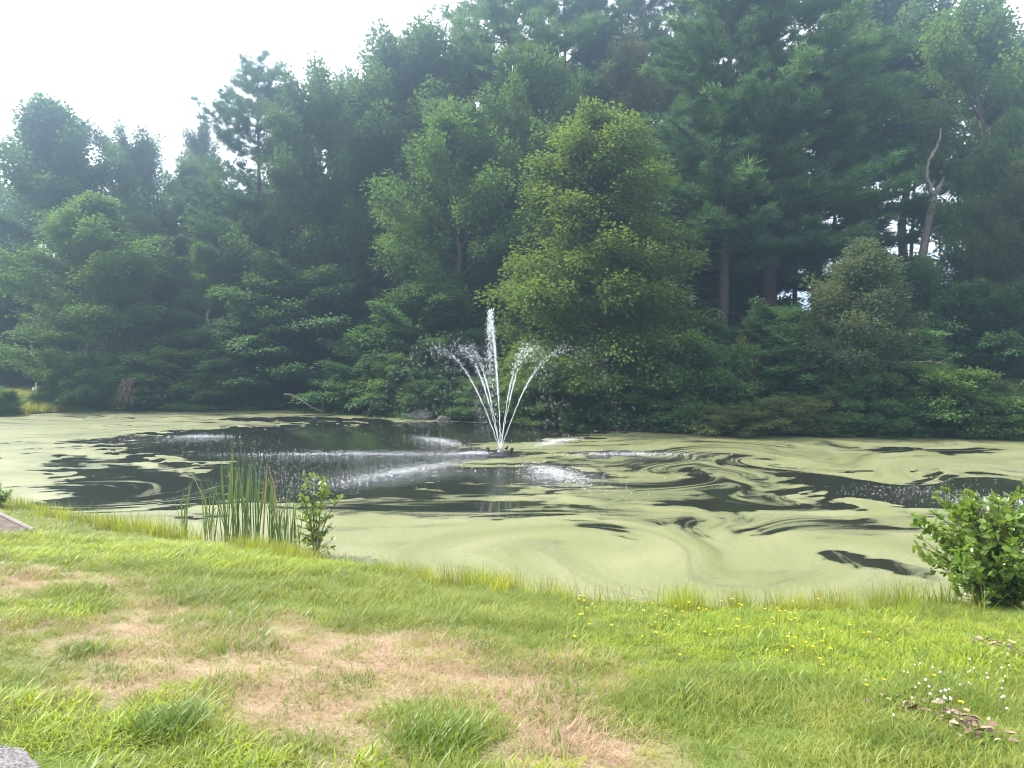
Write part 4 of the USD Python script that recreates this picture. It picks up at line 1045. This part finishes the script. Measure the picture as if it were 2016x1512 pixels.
cattail('mid height cattail clump in the right half of the reed bed', 545, 1078, 26, 935, 0.16, 5)
cattail('short cattail clump closest to the leafy sapling', 578, 1085, 16, 985, 0.12, 6, 0.05)

# ------------------------------------------------------------------ sapling and near bushes: leaves are parts
def leafy_bush(name, label, cat, base, H, R, stems, n_leaf, L, seed, leaf_m, bark_m, parts_max, bend=0.3, low=0.15, tips=0.6):
    r = np.random.default_rng(seed)
    t = thing(name, label, cat, base)
    ax_, lf = [], []
    for k in range(stems):
        a = 2 * PI * k / stems + r.uniform(-0.5, 0.5); q = r.uniform(0.15, 1.0) if stems > 1 else 0.1
        topp = np.array([math.cos(a) * R * q * 0.8, math.sin(a) * R * q * 0.8, H * math.sqrt(max(0.05, 1 - (q * 0.85) ** 2)) * r.uniform(0.85, 1.0)])
        st = smooth_line(np.array([[0.05 * math.cos(a), 0.05 * math.sin(a), -0.05], topp * [0.35, 0.35, 0.5] + r.normal(size=3) * 0.03, topp]), 10)
        part('stem', tube(st, np.linspace(0.013, 0.004, 10), 5), bark_m, t, True)
        ax_.append(st)
        for b in range(7):
            f = r.uniform(low, 0.95); i0 = int(f * 8.99)
            dd = unit(np.array([math.cos(a + r.normal() * 1.2), math.sin(a + r.normal() * 1.2), r.uniform(0.1, 0.9)])[None])[0]
            ln = R * r.uniform(0.25, 0.6) * (1.1 - 0.6 * f)
            br = curve(st[i0], dd, ln, (0, 0, 0.1), 6, 0.06, r)
            part('twig', tube(br, np.linspace(0.006, 0.0025, 6), 4), bark_m, t)
            ax_.append(br)
    cand = []
    w = np.array([np.linalg.norm(np.diff(a_, axis=0), axis=1).sum() for a_ in ax_]); w /= w.sum()
    for k in range(n_leaf):
        a_ = ax_[r.choice(len(ax_), p=w)]
        f = 1 - (1 - low) * r.uniform() ** (1 / tips) if tips < 1 else r.uniform(low, 1)
        fi = f * (len(a_) - 1); i0 = min(int(fi), len(a_) - 2)
        pnt = a_[i0] + (a_[i0 + 1] - a_[i0]) * (fi - i0) + r.normal(size=3) * 0.012
        if pnt[2] < 0.03: continue
        td = unit((a_[i0 + 1] - a_[i0])[None])[0]
        d = unit((rand_dirs(1, r)[0] + td * 0.7 + np.array([0, 0, 0.15]))[None])[0]
        nn = unit((np.array([0, -0.25, 1.0]) + rand_dirs(1, r)[0] * 0.7)[None])[0]
        ll = L * r.uniform(0.6, 1.2)
        v, F = leaf_shape(ll, ll * 0.55)
        v = v @ frame(d, nn).T + pnt
        cand.append((v, F))
    cand.sort(key=lambda m: (m[0][:, 1].mean() + 0.0))       # nearest to the camera first
    for m in cand[:parts_max]:
        part('leaf', m, leaf_m, t, True)
    if len(cand) > parts_max:
        part('foliage', join(cand[parts_max:]), leaf_m, t, True, kind='stuff')
    return t
p = on_ground(622, 1096)
leafy_bush('sapling', 'young leafy sapling with reddish stems right of the cattails', 'sapling', p, at_depth(622, 928, p[1])[2] - p[2], 0.58, 8, 420, 0.085, 61, 'near_bush_leaf', 'twig_red', 300)
p = on_plane(1952, 1206, 0.12)
leafy_bush('leafy_bush', 'large glossy leafed bush cut by the right edge at the near waterline', 'bush', p, at_depth(1945, 968, p[1])[2] - p[2], 1.16, 44, 5600, 0.092, 62, 'near_bush_leaf', 'twig_red', 300, low=0.1)
p = on_ground(-12, 1000)
leafy_bush('leafy_bush', 'leafy shrub tip showing at the left edge above the concrete slab', 'bush', p, 0.48, 0.35, 7, 260, 0.085, 63, 'near_bush_leaf', 'twig_red', 260)

# ------------------------------------------------------------------ flowers and leaf litter
fpath = '/World/flower_kinds'
stage.CreateClassPrim(fpath)
def flower_kind(key, head, head_m, stem_h):
    stage.CreateClassPrim(f'{fpath}/{key}').SetTypeName('Xform')
    part('stem', tube(np.array([[0, 0, -0.02], [0.006, 0, stem_h * 0.5], [0.0, 0, stem_h]]), [0.0018, 0.0016, 0.0014], 4), 'flower_stem', f'{fpath}/{key}')
    part('flower_head', head, head_m, f'{fpath}/{key}')
pet = []
for k in range(13):
    a = 2 * PI * k / 13; d = np.array([[math.cos(a), math.sin(a), 0.28]])
    pet.append(leaves(np.array([[0, 0, 0.15]]), d, np.array([[0, 0, 1.0]]), np.array([0.0145]), np.array([0.0065])))
flower_kind('yellow', join(pet), 'flower_yellow', 0.15)
ball = trimesh.creation.icosphere(2, 0.0065); bv = np.array(ball.vertices); bv *= (0.85 + 0.3 * gr.uniform(size=len(bv)))[:, None]
flower_kind('white', (bv + [0, 0, 0.10], np.array(ball.faces)), 'flower_white', 0.095)
def flower(kind, name, label, cat, group, px, py):
    p = on_ground(px, py)
    t = thing(name, label, cat, p, gr.uniform(0, 6.28), group, [gr.uniform(0.8, 1.25)] * 3)
    t.GetReferences().AddInternalReference(f'{fpath}/{kind}'); t.SetInstanceable(True)
yel = [(1140, 1210), (1150, 1200), (1165, 1215), (1225, 1178), (1265, 1180), (1285, 1212), (1310, 1235), (1330, 1222), (1325, 1250), (1375, 1228), (1390, 1232), (1420, 1215), (1440, 1212), (1455, 1222), (1460, 1225), (1520, 1245), (1522, 1262), (1535, 1240), (1555, 1240), (1560, 1310), (1550, 1300), (1585, 1305), (1600, 1312), (1635, 1325), (1620, 1348), (1670, 1262), (1672, 1270), (1700, 1275), (1710, 1290), (1740, 1380), (1705, 1395), (1838, 1372), (1890, 1448), (1745, 1305), (1800, 1310), (1200, 1190), (1245, 1200)]
while len(yel) < 84:
    q = gr.normal(size=2) * [170, 38] + [1430, 1245]
    if 1090 < q[0] < 1800 and 1195 < q[1] < 1390: yel.append(tuple(q))
for q in yel:
    flower('yellow', 'yellow_flower', 'small yellow flower on a thin stem in the right lawn near the shore', 'flower', 'yellow flowers in the lawn', *q)
wh = []
while len(wh) < 40:
    q = gr.normal(size=2) * [75, 40] + [1860, 1385]
    if 1700 < q[0] < 2010 and 1300 < q[1] < 1480: wh.append(tuple(q))
for q in wh:
    flower('white', 'clover_flower', 'small white clover head in the lawn around the dead leaves', 'flower', 'white clover in the lawn', *q)
for lab, pts, n, seed in (('strip of brown dead leaves in the grass at lower right', [(1828, 1400), (1850, 1415), (1885, 1435), (1920, 1452), (1950, 1465)], 64, 1), ('strip of brown dead leaves at the right edge above the clover', [(1930, 1272), (1960, 1280), (1990, 1290), (2030, 1306)], 54, 2), ('tiny heap of dead leaves left of the larger strip', [(1780, 1398), (1792, 1402)], 9, 3)):
    r = np.random.default_rng(seed)
    cl = np.array([on_ground(*q) for q in pts]); o = cl[len(cl) // 2]
    t = thing('leaf_litter', lab, 'dead leaves', o)
    for k in range(n):
        f = r.uniform(0, len(pts) - 1.001); i = int(f)
        c = cl[i] + (cl[i + 1] - cl[i]) * (f - i) - o + r.normal(size=3) * [0.07, 0.09, 0.0]
        c[2] = float(height([c[0] + o[0]], [c[1] + o[1]])[0]) - o[2] + 0.035 + r.uniform(0, 0.04)
        ll = r.uniform(0.028, 0.062)
        v, F = leaf_shape(ll, ll * 0.6, r.uniform(0.2, 0.9), r.uniform(-0.4, 0.5))
        v = v @ frame(rand_dirs(1, r)[0] * [1, 1, 0.25], unit(rand_dirs(1, r)[0] * 0.5 + [0, 0, 1])).T + c
        part('dead_leaf', (v, F), 'dead_leaf_pale' if r.uniform() < 0.45 else 'dead_leaf', t, True)

# ------------------------------------------------------------------ haze
HAZE = 0.0047
if HAZE:
    mat('haze_look', {'v': ('principled_volume', {'color': (0.54, 0.75, 1.0), 'density': HAZE, 'anisotropy': 0.86})}, [], volume='v.volume')
    hz = trimesh.creation.box([900, 900, 36.0])
    m = part('haze', (np.array(hz.vertices) + [0, 0, 15.5], np.array(hz.faces)), 'haze_look', '/World')
    tag(m, 'thin pale summer haze filling the air over the pond', 'haze', kind='stuff')
print('done', sum(len(UsdGeom.Mesh(p).GetFaceVertexCountsAttr().Get()) for p in Usd.PrimRange(stage.GetPseudoRoot(), Usd.PrimAllPrimsPredicate) if p.IsA(UsdGeom.Mesh)))
